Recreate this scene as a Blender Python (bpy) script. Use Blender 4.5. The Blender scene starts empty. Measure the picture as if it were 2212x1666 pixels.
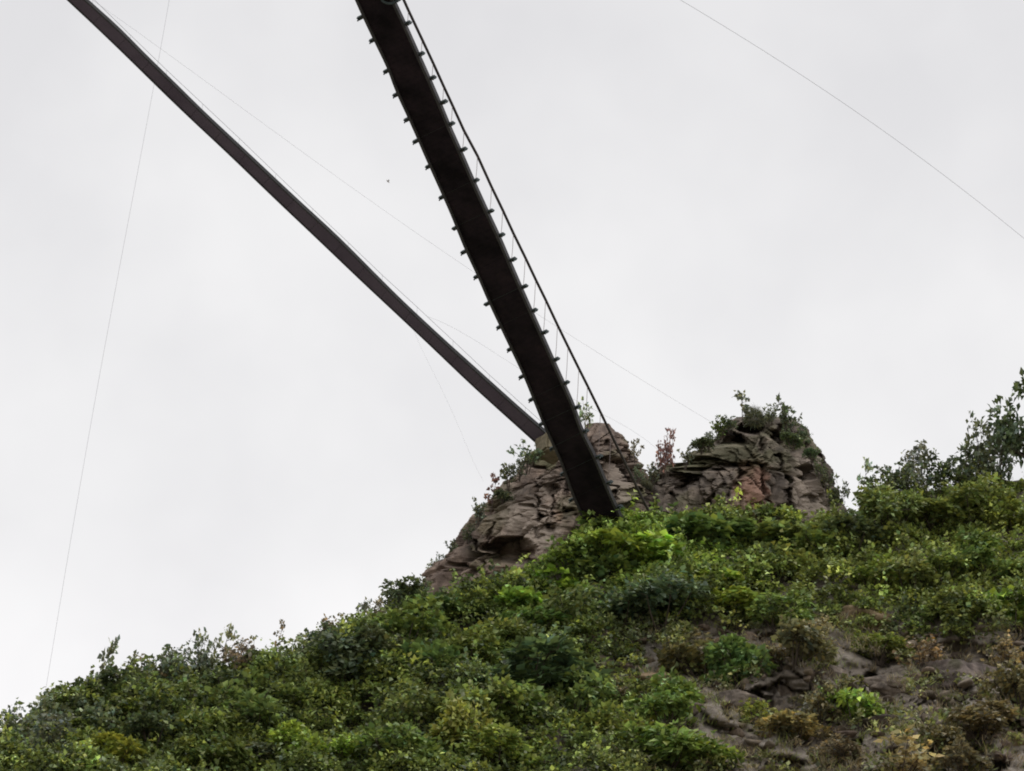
import bpy, bmesh, math, random
import numpy as np
from mathutils import Vector, Matrix

random.seed(11)
rng = np.random.default_rng(11)
C = bpy.context.scene.collection
sc = bpy.context.scene

# ------------------------------------------------------------------ camera frame
PW, PH = 2212.0, 1666.0                 # the photograph was measured in these units
PITCH, ROLL, HFOV = math.radians(32), math.radians(4), math.radians(14)
TAN = math.tan(HFOV / 2)
CAM = np.array([0.0, 0.0, 1.7])
_f = np.array([0, math.cos(PITCH), math.sin(PITCH)])
_r0 = np.array([1.0, 0, 0]); _u0 = np.array([0, -math.sin(PITCH), math.cos(PITCH)])
RV = _r0 * math.cos(ROLL) + _u0 * math.sin(ROLL)
UV = -_r0 * math.sin(ROLL) + _u0 * math.cos(ROLL)


def at(u, v, D):
    """World point seen at (u, v) at depth D along the optical axis (used while surveying the site)."""
    u = np.asarray(u, float); v = np.asarray(v, float); D = np.asarray(D, float)
    a = (u - PW / 2) / (PW / 2) * TAN
    b = (PH / 2 - v) / (PW / 2) * TAN
    u, v, D, a, b = np.broadcast_arrays(u, v, D, a, b)
    return CAM + D[..., None] * (_f + a[..., None] * RV + b[..., None] * UV)


def project(p):
    q = np.asarray(p, float) - CAM
    D = q @ _f
    return (q @ RV) / D / TAN * PW / 2 + PW / 2, PH / 2 - (q @ UV) / D / TAN * PW / 2, D


def metres(px, D):
    return px * D * TAN / (PW / 2)


cd = bpy.data.cameras.new('camera'); cam = bpy.data.objects.new('camera', cd); C.objects.link(cam)
M = Matrix(((RV[0], UV[0], -_f[0], CAM[0]), (RV[1], UV[1], -_f[1], CAM[1]), (RV[2], UV[2], -_f[2], CAM[2]), (0, 0, 0, 1)))
cam.matrix_world = M
cd.sensor_width = 36; cd.lens = 18 / TAN; cd.clip_start = 0.5; cd.clip_end = 9000
sc.camera = cam

# ------------------------------------------------------------------ noise


def _hash(ix, iy, iz, seed):
    h = (ix.astype(np.int64) * 374761393 + iy.astype(np.int64) * 668265263 + iz.astype(np.int64) * 2147483647 + seed * 1274126177) & 0xffffffff
    h = ((h ^ (h >> 13)) * 1274126177) & 0xffffffff
    h = ((h ^ (h >> 16)) * 2246822519) & 0xffffffff
    return ((h ^ (h >> 15)) & 0xffffff) / float(0xffffff)


def vnoise(p, seed=0):
    p = np.asarray(p, float); i = np.floor(p).astype(np.int64); f = p - i; f = f * f * (3 - 2 * f)
    out = 0
    for dx in (0, 1):
        for dy in (0, 1):
            for dz in (0, 1):
                w = (f[:, 0] if dx else 1 - f[:, 0]) * (f[:, 1] if dy else 1 - f[:, 1]) * (f[:, 2] if dz else 1 - f[:, 2])
                out = out + w * _hash(i[:, 0] + dx, i[:, 1] + dy, i[:, 2] + dz, seed)
    return out * 2 - 1


def fbm(p, octv=4, seed=0, gain=.5):
    p = np.asarray(p, float); a, s, n = 1.0, 0.0, 0.0
    for o in range(octv):
        s = s + a * vnoise(p * 2 ** o + o * 17.3, seed + o); n += a; a *= gain
    return s / n


def cells(p, seed=0):
    """distance to nearest and second nearest feature point, and the value of the nearest cell"""
    p = np.asarray(p, float); i = np.floor(p).astype(np.int64)
    d1 = np.full(len(p), 9.0); d2 = np.full(len(p), 9.0); val = np.zeros(len(p))
    for dx in (-1, 0, 1):
        for dy in (-1, 0, 1):
            for dz in (-1, 0, 1):
                c = i + (dx, dy, dz)
                q = np.stack([c[:, k] + _hash(c[:, 0], c[:, 1], c[:, 2], seed + 5 * k) for k in range(3)], 1)
                d = np.linalg.norm(q - p, axis=1); h = _hash(c[:, 0], c[:, 1], c[:, 2], seed + 77)
                nearer = d < d1
                d2 = np.where(nearer, d1, np.minimum(d2, d)); val = np.where(nearer, h, val); d1 = np.where(nearer, d, d1)
    return d1, d2, val


def smooth(a, b, x):
    t = np.clip((np.asarray(x, float) - a) / (b - a), 0, 1)
    return t * t * (3 - 2 * t)


# ------------------------------------------------------------------ materials


def mat(name):
    m = bpy.data.materials.new(name); m.use_nodes = True
    nt = m.node_tree; b = nt.nodes['Principled BSDF']
    return m, nt, b


def N(nt, t, **k):
    n = nt.nodes.new(t)
    for a, b in k.items():
        setattr(n, a, b)
    return n


def ramp(nt, fac, stops):
    r = N(nt, 'ShaderNodeValToRGB')
    el = r.color_ramp.elements
    while len(el) < len(stops):
        el.new(0.5)
    for e, (p, c) in zip(el, stops):
        e.position = p; e.color = (*c, 1)
    nt.links.new(fac, r.inputs[0]); return r.outputs[0]


def noise_tex(nt, scale, detail=6, rough=.6, coord='Object', dist=0):
    tc = N(nt, 'ShaderNodeTexCoord'); n = N(nt, 'ShaderNodeTexNoise')
    n.inputs['Scale'].default_value = scale; n.inputs['Detail'].default_value = detail
    n.inputs['Roughness'].default_value = rough; n.inputs['Distortion'].default_value = dist
    nt.links.new(tc.outputs[coord], n.inputs['Vector']); return n.outputs[0]


def mixc(nt, fac, a, b, mode='MIX'):
    m = N(nt, 'ShaderNodeMix', data_type='RGBA', blend_type=mode)
    for s, v in ((0, fac), (6, a), (7, b)):
        if hasattr(v, 'links'):
            nt.links.new(v, m.inputs[s])
        else:
            m.inputs[s].default_value = v if s == 0 else (*v, 1)
    return m.outputs[2]


def bump(nt, b, h, strength, dist):
    n = N(nt, 'ShaderNodeBump'); n.inputs['Strength'].default_value = strength; n.inputs['Distance'].default_value = dist
    nt.links.new(h, n.inputs['Height']); nt.links.new(n.outputs[0], b.inputs['Normal'])


def simple(name, stops, scale, rough=.7, bmp=.3, bdist=.02, metallic=0, spec=.4):
    m, nt, b = mat(name)
    n = noise_tex(nt, scale)
    nt.links.new(ramp(nt, n, stops), b.inputs['Base Color'])
    b.inputs['Roughness'].default_value = rough; b.inputs['Metallic'].default_value = metallic
    b.inputs['Specular IOR Level'].default_value = spec
    bump(nt, b, n, bmp, bdist)
    return m


# leaves: the object's own colour times a per-leaf variation
M_leaf, nt, b = mat('leaf')
oi = N(nt, 'ShaderNodeObjectInfo'); atr = N(nt, 'ShaderNodeAttribute', attribute_name='leaf_tint')
col = mixc(nt, 1.0, oi.outputs['Color'], atr.outputs['Color'], 'MULTIPLY')
nt.links.new(col, b.inputs['Base Color']); b.inputs['Roughness'].default_value = .5
b.inputs['Specular IOR Level'].default_value = .35
tl = N(nt, 'ShaderNodeBsdfTranslucent'); ms = N(nt, 'ShaderNodeMixShader'); ms.inputs[0].default_value = .28
br = mixc(nt, 1.0, col, (1.15, 1.15, .8), 'MULTIPLY')
nt.links.new(br, tl.inputs[0]); nt.links.new(b.outputs[0], ms.inputs[1]); nt.links.new(tl.outputs[0], ms.inputs[2])
nt.links.new(ms.outputs[0], nt.nodes['Material Output'].inputs[0])

M_bark = simple('bark', [(.3, (.035, .026, .02)), (.7, (.11, .085, .065))], 6, .85)

M_soil, nt, b = mat('hillside_soil')
n1 = noise_tex(nt, .35, 7, .65); n2 = noise_tex(nt, 2.2, 8, .7)
c1 = ramp(nt, n1, [(.3, (.11, .095, .078)), (.48, (.24, .212, .182)), (.6, (.33, .305, .275)), (.75, (.46, .43, .4))])
c2 = ramp(nt, n2, [(.3, (.45, .42, .38)), (.7, (1.25, 1.2, 1.15))])
nt.links.new(mixc(nt, 1.0, c1, c2, 'MULTIPLY'), b.inputs['Base Color'])
b.inputs['Roughness'].default_value = .9; bump(nt, b, n2, .9, .25)

M_ground = simple('valley_ground', [(.3, (.16, .15, .11)), (.55, (.24, .22, .18)), (.75, (.32, .3, .26))], .05, .9)


def rock_material(name, dark, mid, light):
    m, nt, b = mat(name)
    n1 = noise_tex(nt, .55, 8, .68, dist=.6); n2 = noise_tex(nt, 2.6, 9, .72)
    c1 = ramp(nt, n1, [(.28, dark), (.5, mid), (.72, light)])
    c2 = ramp(nt, n2, [(.3, (.5, .48, .46)), (.68, (1.3, 1.26, 1.2))])
    base = mixc(nt, 1.0, c1, c2, 'MULTIPLY')
    tc = N(nt, 'ShaderNodeTexCoord'); mp = N(nt, 'ShaderNodeMapping'); mp.inputs['Scale'].default_value = (1.6, 1.6, .22)
    ns = N(nt, 'ShaderNodeTexNoise'); ns.inputs['Scale'].default_value = 1.3; ns.inputs['Detail'].default_value = 5
    nt.links.new(tc.outputs['Object'], mp.inputs[0]); nt.links.new(mp.outputs[0], ns.inputs['Vector'])
    base = mixc(nt, 1.0, base, ramp(nt, ns.outputs[0], [(.35, (.62, .6, .6)), (.6, (1.1, 1.08, 1.05))]), 'MULTIPLY')
    st = N(nt, 'ShaderNodeAttribute', attribute_name='stain')       # red: iron-stained rock, green: moss, blue: pale fresh rock
    sp = N(nt, 'ShaderNodeSeparateColor'); nt.links.new(st.outputs['Color'], sp.inputs[0])
    rust = mixc(nt, n2, (.12, .065, .045), (.42, .24, .175))
    base = mixc(nt, sp.outputs[0], base, rust)
    moss = mixc(nt, n2, (.03, .036, .014), (.16, .16, .07))
    base = mixc(nt, sp.outputs[1], base, moss)
    pale = mixc(nt, n2, (.2, .16, .13), (.44, .37, .31))
    base = mixc(nt, sp.outputs[2], base, pale)
    nt.links.new(base, b.inputs['Base Color']); b.inputs['Roughness'].default_value = .88
    b.inputs['Specular IOR Level'].default_value = .25
    bump(nt, b, n2, .8, .12)
    return m


M_rock = rock_material('outcrop_rock', (.058, .047, .041), (.2, .159, .137), (.41, .325, .28))
M_rockgrey = rock_material('grey_rock', (.05, .044, .039), (.165, .142, .124), (.34, .29, .25))
M_rocktan = rock_material('tan_rock', (.14, .105, .065), (.26, .2, .13), (.4, .33, .23))
M_rockdark = rock_material('dark_rock', (.05, .042, .04), (.13, .11, .104), (.24, .205, .19))

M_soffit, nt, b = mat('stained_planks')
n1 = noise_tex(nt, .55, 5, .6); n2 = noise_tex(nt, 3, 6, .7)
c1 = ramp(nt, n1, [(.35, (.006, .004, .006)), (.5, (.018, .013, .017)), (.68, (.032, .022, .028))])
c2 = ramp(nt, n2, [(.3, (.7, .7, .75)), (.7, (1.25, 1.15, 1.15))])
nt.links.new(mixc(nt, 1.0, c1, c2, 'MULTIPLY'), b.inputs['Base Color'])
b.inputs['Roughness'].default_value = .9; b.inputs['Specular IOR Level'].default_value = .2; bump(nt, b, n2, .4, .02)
M_beam = simple('bridge_steel', [(.3, (.03, .03, .034)), (.7, (.075, .07, .075))], 2, .6, .2, .01, .0)
M_stub = simple('green_steel', [(.3, (.02, .032, .034)), (.7, (.05, .07, .07))], 4, .6, .2, .01, .0)
M_cable = simple('dark_cable', [(.3, (.04, .033, .033)), (.7, (.08, .065, .065))], 6, .6, .1, .01, .0)
M_wire = simple('grey_wire', [(.3, (.11, .105, .115)), (.7, (.17, .16, .17))], 3, .6, .1, .005, .0)
M_hanger = simple('hanger_rod', [(.3, (.16, .13, .12)), (.7, (.26, .2, .18))], 3, .6, .1, .005, .0)
M_deck2 = simple('purple_grey_panel', [(.3, (.088, .068, .1)), (.5, (.112, .089, .126)), (.7, (.14, .113, .152))], .45, .75, .15, .01)
M_edge2 = simple('dark_edge_steel', [(.3, (.03, .032, .034)), (.7, (.06, .06, .065))], 2, .7, .1, .01)
M_concrete = simple('weathered_concrete', [(.3, (.12, .1, .06)), (.5, (.2, .17, .11)), (.72, (.3, .25, .18))], 3.5, .9, .7, .05)
M_bird = simple('bird_plumage', [(.3, (.4, .38, .39)), (.7, (.55, .52, .53))], 9, .8)

# ------------------------------------------------------------------ mesh helpers


def np_mesh(name, V, F, tint=None, smooth_shade=False, tint_name='leaf_tint'):
    V = np.ascontiguousarray(V, np.float32); F = np.ascontiguousarray(F, np.int32)
    me = bpy.data.meshes.new(name); k = F.shape[1]
    me.vertices.add(len(V)); me.vertices.foreach_set('co', V.ravel())
    me.loops.add(F.size); me.loops.foreach_set('vertex_index', F.ravel())
    me.polygons.add(len(F)); me.polygons.foreach_set('loop_start', np.arange(0, F.size, k, dtype=np.int32))
    if tint is not None:
        a = me.attributes.new(tint_name, 'FLOAT_COLOR', 'POINT')
        t = np.concatenate([tint, np.ones((len(tint), 1))], 1).astype(np.float32); a.data.foreach_set('color', t.ravel())
    me.update(calc_edges=True); me.validate()
    if smooth_shade:
        me.shade_smooth()
    return me


def link(name, me, m=None, parent=None, loc=None):
    o = bpy.data.objects.new(name, me); C.objects.link(o)
    if m is not None and me is not None and not me.materials:
        me.materials.append(m)
    if parent is not None:
        o.parent = parent
    if loc is not None:
        o.location = loc
    return o


def tag(o, label=None, cat=None, group=None, kind=None):
    for k, v in (('label', label), ('category', cat), ('group', group), ('kind', kind)):
        if v:
            o[k] = v
    return o


def thing(name, label, cat, loc=(0, 0, 0), group=None):
    o = bpy.data.objects.new(name, None); C.objects.link(o); o.location = loc; o.empty_display_size = .3
    return tag(o, label, cat, group)


def frames(T):
    """side and up vectors for a row of tangents"""
    T = T / np.linalg.norm(T, axis=1, keepdims=True)
    ref = np.where(np.abs(T[:, 2:3]) > .92, np.array([[1.0, 0, 0]]), np.array([[0, 0, 1.0]]))
    S = np.cross(T, ref); S /= np.linalg.norm(S, axis=1, keepdims=True)
    return S, np.cross(S, T)


def tube(P, r, k=6):
    P = np.asarray(P, float); n = len(P); r = np.broadcast_to(np.asarray(r, float), (n,))
    T = np.gradient(P, axis=0); S, U = frames(T)
    a = np.arange(k) / k * 2 * math.pi
    V = P[:, None] + r[:, None, None] * (np.cos(a)[None, :, None] * S[:, None] + np.sin(a)[None, :, None] * U[:, None])
    V = V.reshape(-1, 3)
    F = [[i * k + j, i * k + (j + 1) % k, (i + 1) * k + (j + 1) % k, (i + 1) * k + j] for i in range(n - 1) for j in range(k)]
    F = np.array(F, int)
    caps0, caps1 = len(V), len(V) + 1
    V = np.vstack([V, P[0], P[-1]])
    E = [[caps0, (j + 1) % k, j, j] for j in range(k)] + [[caps1, (n - 1) * k + j, (n - 1) * k + (j + 1) % k, (n - 1) * k + (j + 1) % k] for j in range(k)]
    tris = [list(e[:3]) for e in E]
    return V, [list(x) for x in F] + tris


def py_mesh(name, parts, smooth_shade=False):
    V, F, o = [], [], 0
    for v, f in parts:
        V.extend(map(tuple, v)); F.extend([[i + o for i in q] for q in f]); o += len(v)
    me = bpy.data.meshes.new(name); me.from_pydata(V, [], F); me.update()
    if smooth_shade:
        me.shade_smooth()
    return me


def sweep_box(P, side, up, prof):
    """sweep a closed profile [(s, z), ...] along points P with per-point side and up vectors"""
    n, k = len(P), len(prof)
    pr = np.array(prof, float)
    V = (P[:, None] + pr[None, :, 0, None] * side[:, None] + pr[None, :, 1, None] * up[:, None]).reshape(-1, 3)
    F = [[i * k + j, i * k + (j + 1) % k, (i + 1) * k + (j + 1) % k, (i + 1) * k + j] for i in range(n - 1) for j in range(k)]
    F.append(list(range(k))[::-1]); F.append([(n - 1) * k + j for j in range(k)])
    return V, F


def leaves(P, Dr, Nm, L, Wd, tint, fold=.18, droop=.12):
    """folded pointed leaves: five vertices and four triangles each"""
    n = len(P)
    Dr = Dr / (np.linalg.norm(Dr, axis=1, keepdims=True) + 1e-9)
    S = np.cross(Dr, Nm); S /= (np.linalg.norm(S, axis=1, keepdims=True) + 1e-9)
    U = np.cross(S, Dr)
    L = np.broadcast_to(L, (n,))[:, None]; Wd = np.broadcast_to(Wd, (n,))[:, None]
    b = P; mid = P + Dr * L * .5
    l = P + Dr * L * .42 - S * Wd + U * Wd * fold * 2; r = P + Dr * L * .42 + S * Wd + U * Wd * fold * 2
    t = P + Dr * L - U * L * droop
    V = np.stack([b, l, mid, r, t], 1).reshape(-1, 3)
    o = (np.arange(n) * 5)[:, None, None]
    F = (np.array([[0, 2, 1], [0, 3, 2], [2, 4, 1], [2, 3, 4]])[None] + o).reshape(-1, 3)
    return V, F, np.repeat(tint, 5, 0)


def unit(n):
    v = rng.normal(size=(n, 3)); return v / np.linalg.norm(v, axis=1, keepdims=True)


def tints(n, spread=.28, hue=.12):
    b = np.exp(rng.normal(0, spread, n))[:, None]
    h = rng.normal(0, hue, n)[:, None]
    return np.clip(b * np.concatenate([1 + h, 1 + h * .25, 1 - h], 1), .15, 2.6)


# ------------------------------------------------------------------ the hillside
CREST = [(-3600, 2500), (-2200, 2150), (-1200, 1880), (-500, 1690), (0, 1595), (60, 1568), (130, 1535), (200, 1500), (300, 1478), (420, 1462), (520, 1448),
         (600, 1432), (700, 1398), (780, 1362), (850, 1328), (905, 1308), (980, 1288), (1050, 1275), (1150, 1242), (1205, 1212), (1260, 1165), (1400, 1122),
         (1560, 1115), (1700, 1118), (1800, 1128), (1850, 1112), (1890, 1085), (1960, 1068), (2040, 1056), (2120, 1048), (2212, 1036),
         (2400, 1000), (2700, 950), (3400, 820), (4200, 700), (5600, 560)]
CU, CV = np.array(CREST).T


def crest(u):
    return np.interp(u, CU, CV)


def surf_depth(u, v):
    u = np.asarray(u, float); v = np.asarray(v, float)
    D = 204 - (v - 1150) * .0484 + np.clip((np.abs(u - 1106) - 1300) * .012, 0, 60) * (u > 1106)
    p = np.stack(np.broadcast_arrays(u / 190.0, v / 120.0, 0 * u + 3.1), -1).reshape(-1, 3)
    n = fbm(p, 4, 5).reshape(np.shape(D))
    p2 = np.stack(np.broadcast_arrays(u / 45.0, v / 34.0, 0 * u + 9.1), -1).reshape(-1, 3)
    n2 = fbm(p2, 3, 9).reshape(np.shape(D))
    fade = smooth(0, 60, v - crest(u))
    knoll = np.exp(-((u - 1322) / 115) ** 2 - ((v - 1198) / 46) ** 2)
    stony = smooth(1230, 1560, u) * smooth(1300, 1430, v)
    p3 = np.stack(np.broadcast_arrays(u / 62.0, v / 40.0, 0 * u + 2.2), -1).reshape(-1, 3)
    p3 = p3 + fbm(p3 * 1.3, 3, 44)[:, None] * .5
    e1, e2, ev = cells(p3, 61); f1, f2, fv = cells(p3 * 2.7, 67)
    brk = ((ev - .5) * 2.3 + (smooth(0, .25, e2 - e1) - 1) * -.5 + (fv - .5) * .55).reshape(np.shape(D))
    return D + (n * 2.6 + n2 * .55) * fade - knoll * 2.8 + brk * stony * fade


def on_slope(u, v):
    return at(u, v, surf_depth(u, v))


us = np.concatenate([np.linspace(-3600, -300, 45), np.linspace(-290, 2500, 520), np.linspace(2515, 5600, 45)])
rows = []
cp = at(us, crest(us), surf_depth(us, crest(us)))
for back, drop in ((170, 190), (120, 110), (70, 55), (35, 25), (14, 10), (5, 3.6), (1.6, 1.1)):
    p = cp.copy(); p[:, 1] += back; p[:, 2] -= drop; p[:, 2] = np.maximum(p[:, 2], -3)
    rows.append(p)
for k in range(141):
    v = crest(us) + (np.maximum(1800, crest(us) + 250) - crest(us)) * (k / 140) ** 1.15
    rows.append(at(us, v, surf_depth(us, v)))
last = rows[-1]
for k in range(1, 22):
    t = k / 21
    p = last.copy(); h = last[:, 2] + 3
    p[:, 2] = last[:, 2] - h * t
    p[:, 1] = np.maximum(last[:, 1] - h * 1.0 * t ** 1.12, 40) + fbm(np.stack([us / 300, us * 0 + k / 3, us * 0], 1), 3, 21) * 2.5 * min(1, k / 3)
    rows.append(p)
G = np.stack(rows); nr, nc = G.shape[:2]
idx = np.arange(nr * nc).reshape(nr, nc)
F = np.stack([idx[:-1, :-1], idx[1:, :-1], idx[1:, 1:], idx[:-1, 1:]], -1).reshape(-1, 4)
hill = link('hillside', np_mesh('hillside', G.reshape(-1, 3), F, smooth_shade=False), M_soil)
tag(hill, kind='structure')

gb = []
for s in (4000.0,):
    gb = np.array([(-s, -s, 0), (s, -s, 0), (s, s, 0), (-s, s, 0)])
g = link('ground', np_mesh('ground', gb, np.array([[0, 1, 2, 3]])), M_ground); tag(g, kind='structure')

# ------------------------------------------------------------------ rock outcrops


def outcrop(name, left, right, Dbase, cavities, stains, seed, m, label, fissures, dip, vert=.27, nv=230, na=330):
    lv = np.array(left, float); rv = np.array(right, float)
    v0, v1 = max(lv[0, 1], rv[0, 1]) - 1, 1330.0
    t = np.linspace(0, 1, nv) ** .85
    vs = v0 + (v1 - v0) * t
    L = np.interp(vs, lv[:, 1], lv[:, 0]); R = np.interp(vs, rv[:, 1], rv[:, 0])
    half = np.maximum((R - L) / 2, 1.5); cu = (L + R) / 2
    th = np.arange(na) / na * 2 * math.pi
    c, s = np.cos(th), np.sin(th)
    e = .72
    cx = np.sign(c) * np.abs(c) ** e; sy = np.sign(s) * np.abs(s) ** e
    U = cu[:, None] + half[:, None] * cx[None]
    Vv = np.repeat(vs[:, None], na, 1)
    hm = np.minimum(metres(half, 205) * .75, 3.4)
    D = Dbase + (1150 - vs)[:, None] * .021 + hm[:, None] * sy[None]
    P = at(U, Vv, D).reshape(-1, 3)
    # outward direction of each slice point
    ctr = at(cu[:, None] + 0 * U, Vv, Dbase + (1150 - vs)[:, None] * .021 + 0 * U).reshape(-1, 3)
    out = P - ctr; out /= (np.linalg.norm(out, axis=1, keepdims=True) + 1e-6)
    dx, dz = dip
    along_d = P[:, 0] * dx + P[:, 2] * dz; across = P[:, 0] * -dz + P[:, 2] * dx
    wv = fbm(P * .35, 3, seed + 3)
    q = np.stack([across * .62 + wv * .35, P[:, 1] * .6, along_d * vert + wv * .25], 1)
    d1, d2, val = cells(q, seed); e1, e2, val2 = cells(q * np.array([2.6, 2.2, 2.2]), seed + 40)
    edge = smooth(0, .13, d2 - d1); edge2 = smooth(0, .14, e2 - e1)
    disp = (val - .5) * 1.1 + (edge - 1) * .6 + (val2 - .5) * .4 + (edge2 - 1) * .22 + fbm(P * 1.9, 5, seed + 2, .6) * .36
    grow = np.repeat(smooth(0, 40, vs - v0), na)
    P = P + out * (disp * (.25 + .75 * grow))[:, None]
    Uf, Vf = U.ravel(), Vv.ravel(); front = sy[None].repeat(nv, 0).ravel() < -.05
    nz = fbm(np.stack([Uf / 22, Vf / 22, 0 * Uf], 1), 3, seed + 31)
    for (u, v, ru, rv_, dep) in cavities:
        d = np.sqrt(((Uf - u) / ru) ** 2 + ((Vf - v) / rv_) ** 2) + nz * .35
        P = P + _f[None] * (dep * (1 - smooth(.55, 1.05, d)) * front)[:, None]
    wob = fbm(np.stack([Uf / 14, Vf / 14, 0 * Uf + 8], 1), 3, seed + 33) * 7
    for (u0, w0, u1, w1, wd, dep) in fissures:
        ax, ay = u1 - u0, w1 - w0; tt = np.clip(((Uf - u0) * ax + (Vf - w0) * ay) / (ax * ax + ay * ay), 0, 1)
        d = np.hypot(Uf + wob - u0 - ax * tt, Vf + wob * .5 - w0 - ay * tt)
        P = P + _f[None] * (dep * (1 - smooth(wd * .25, wd, d)) * front * (.4 + .6 * np.sin(np.clip(tt, .1, .9) * math.pi)))[:, None]
    st = np.zeros((len(P), 3))
    nz2 = fbm(np.stack([Uf / 30, Vf / 30, 0 * Uf + 4], 1), 4, seed + 60)
    for (ch, u, v, ru, rv_, amt) in stains:
        d = np.sqrt(((Uf - u) / ru) ** 2 + ((Vf - v) / rv_) ** 2) + nz2 * .7
        st[:, ch] = np.maximum(st[:, ch], amt * (1 - smooth(.6, 1.1, d)))
    st[:, 1] = np.maximum(st[:, 1], smooth(.12, .5, fbm(P * .45, 4, seed + 90)) * .55)
    top = at(cu[0], vs[0] - 2, Dbase + (1150 - vs[0]) * .021)
    P = np.vstack([P, top]); st = np.vstack([st, st[:1]])
    i = np.arange(nv * na).reshape(nv, na)
    F = np.stack([i[:-1], i[1:], np.roll(i[1:], -1, 1), np.roll(i[:-1], -1, 1)], -1).reshape(-1, 4)
    capt = np.stack([i[0], np.roll(i[0], -1), np.full(na, nv * na), np.full(na, nv * na)], -1)
    faces = [list(f) for f in F] + [list(f[:3]) for f in capt]
    base = at(cu[-1], 1200, Dbase)
    me = bpy.data.meshes.new(name); me.from_pydata([tuple(p) for p in P - base], [], faces); me.update()
    a = me.attributes.new('stain', 'FLOAT_COLOR', 'POINT')
    a.data.foreach_set('color', np.concatenate([st, np.ones((len(st), 1))], 1).astype(np.float32).ravel())
    o = link(name, me, m, loc=base)
    return tag(o, label, 'rock', 'rock outcrops on the hill crest')


outcrop('rock_outcrop',
        [(1266, 916), (1254, 930), (1226, 948), (1192, 962), (1172, 975), (1140, 1005), (1108, 1035), (1075, 1075), (1045, 1110), (1022, 1135), (1004, 1165), (975, 1195), (950, 1225), (915, 1262), (890, 1290), (860, 1330)],
        [(1316, 916), (1338, 940), (1348, 962), (1362, 988), (1378, 1018), (1390, 1045), (1408, 1072), (1425, 1090), (1440, 1140), (1450, 1330)],
        206.5,
        [(1108, 1190, 58, 30, 2.4), (1195, 1060, 16, 20, .8), (1030, 1235, 30, 12, .7), (1190, 1140, 22, 12, .6)],
        [(2, 1160, 1140, 75, 95, .85), (0, 1145, 1205, 70, 55, .4), (2, 1150, 1215, 55, 30, .8), (0, 1205, 1115, 20, 22, .9), (2, 1330, 1030, 32, 60, .75), (2, 1185, 1060, 26, 45, .5),
         (1, 1345, 1080, 45, 45, .75), (1, 1180, 985, 40, 30, .7), (1, 1090, 1110, 60, 60, .45), (1, 1222, 1100, 35, 30, .5)],
        3, M_rock, 'brown left rock outcrop with a dark hollow, behind the foot of the black bridge',
        [(1162, 1050, 1166, 1160, 8, .9), (1196, 1075, 1190, 1140, 7, .9), (1050, 1112, 1140, 1050, 9, .8), (1040, 1170, 1062, 1255, 9, .9), (1308, 955, 1332, 1100, 8, .8),
         (1130, 1090, 1210, 1100, 6, .6), (1150, 1000, 1180, 1050, 8, .7), (1350, 985, 1372, 1080, 8, .8), (1085, 1130, 1070, 1190, 7, .7), (985, 1210, 1000, 1260, 7, .6), (1228, 1010, 1220, 1120, 7, .7)], (-.5, -.87))
outcrop('rock_outcrop',
        [(1592, 902), (1572, 912), (1556, 932), (1530, 962), (1502, 984), (1468, 1004), (1432, 1026), (1398, 1048), (1374, 1076), (1350, 1120), (1340, 1330)],
        [(1688, 901), (1720, 907), (1744, 925), (1758, 950), (1768, 985), (1780, 1025), (1790, 1065), (1804, 1100), (1818, 1135), (1840, 1330)],
        207.5,
        [(1563, 950, 56, 17, 2.6), (1612, 926, 34, 16, 2.0), (1465, 1045, 26, 22, 1.3), (1440, 1060, 12, 40, .8), (1500, 1015, 60, 5, .8), (1690, 935, 18, 22, .9), (1700, 1100, 14, 16, .5)],
        [(0, 1628, 1062, 46, 66, .8), (0, 1640, 1115, 30, 34, .75), (0, 1560, 1090, 40, 12, .5), (2, 1735, 1040, 30, 90, .6), (2, 1775, 1095, 24, 45, .7), (1, 1450, 1000, 70, 30, .7), (1, 1590, 980, 60, 26, .5),
         (2, 1570, 1085, 60, 14, .55), (1, 1740, 960, 40, 22, .7), (1, 1530, 985, 50, 22, .55)],
        8, M_rockgrey, 'grey right rock outcrop with an orange patch and an overhanging cap',
        [(1452, 1070, 1530, 1002, 10, 1.2), (1530, 1004, 1622, 1006, 7, .9), (1684, 985, 1722, 1125, 8, 1.1), (1722, 960, 1762, 1085, 8, 1.1), (1750, 985, 1797, 1115, 8, .9), (1652, 1005, 1660, 1110, 8, 1.0),
         (1600, 1010, 1598, 1095, 7, .9), (1560, 1050, 1500, 1095, 7, .7), (1640, 930, 1650, 990, 7, .8), (1700, 930, 1708, 985, 7, .8), (1470, 1000, 1440, 1040, 8, .8), (1770, 1060, 1790, 1130, 7, .7)], (.36, -.93), vert=.2)


def chipped(P, seed, n=14):
    """unit sphere points pulled in to the flat faces of a randomly split stone"""
    g = np.random.default_rng(seed); nn = g.normal(size=(n, 3)); nn /= np.linalg.norm(nn, axis=1, keepdims=True)
    d = g.uniform(.5, .95, n); c = P @ nn.T
    r = np.where(c > .05, d[None] / np.maximum(c, .05), 9.0).min(1)
    return P * np.minimum(r, 1.15)[:, None]


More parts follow.
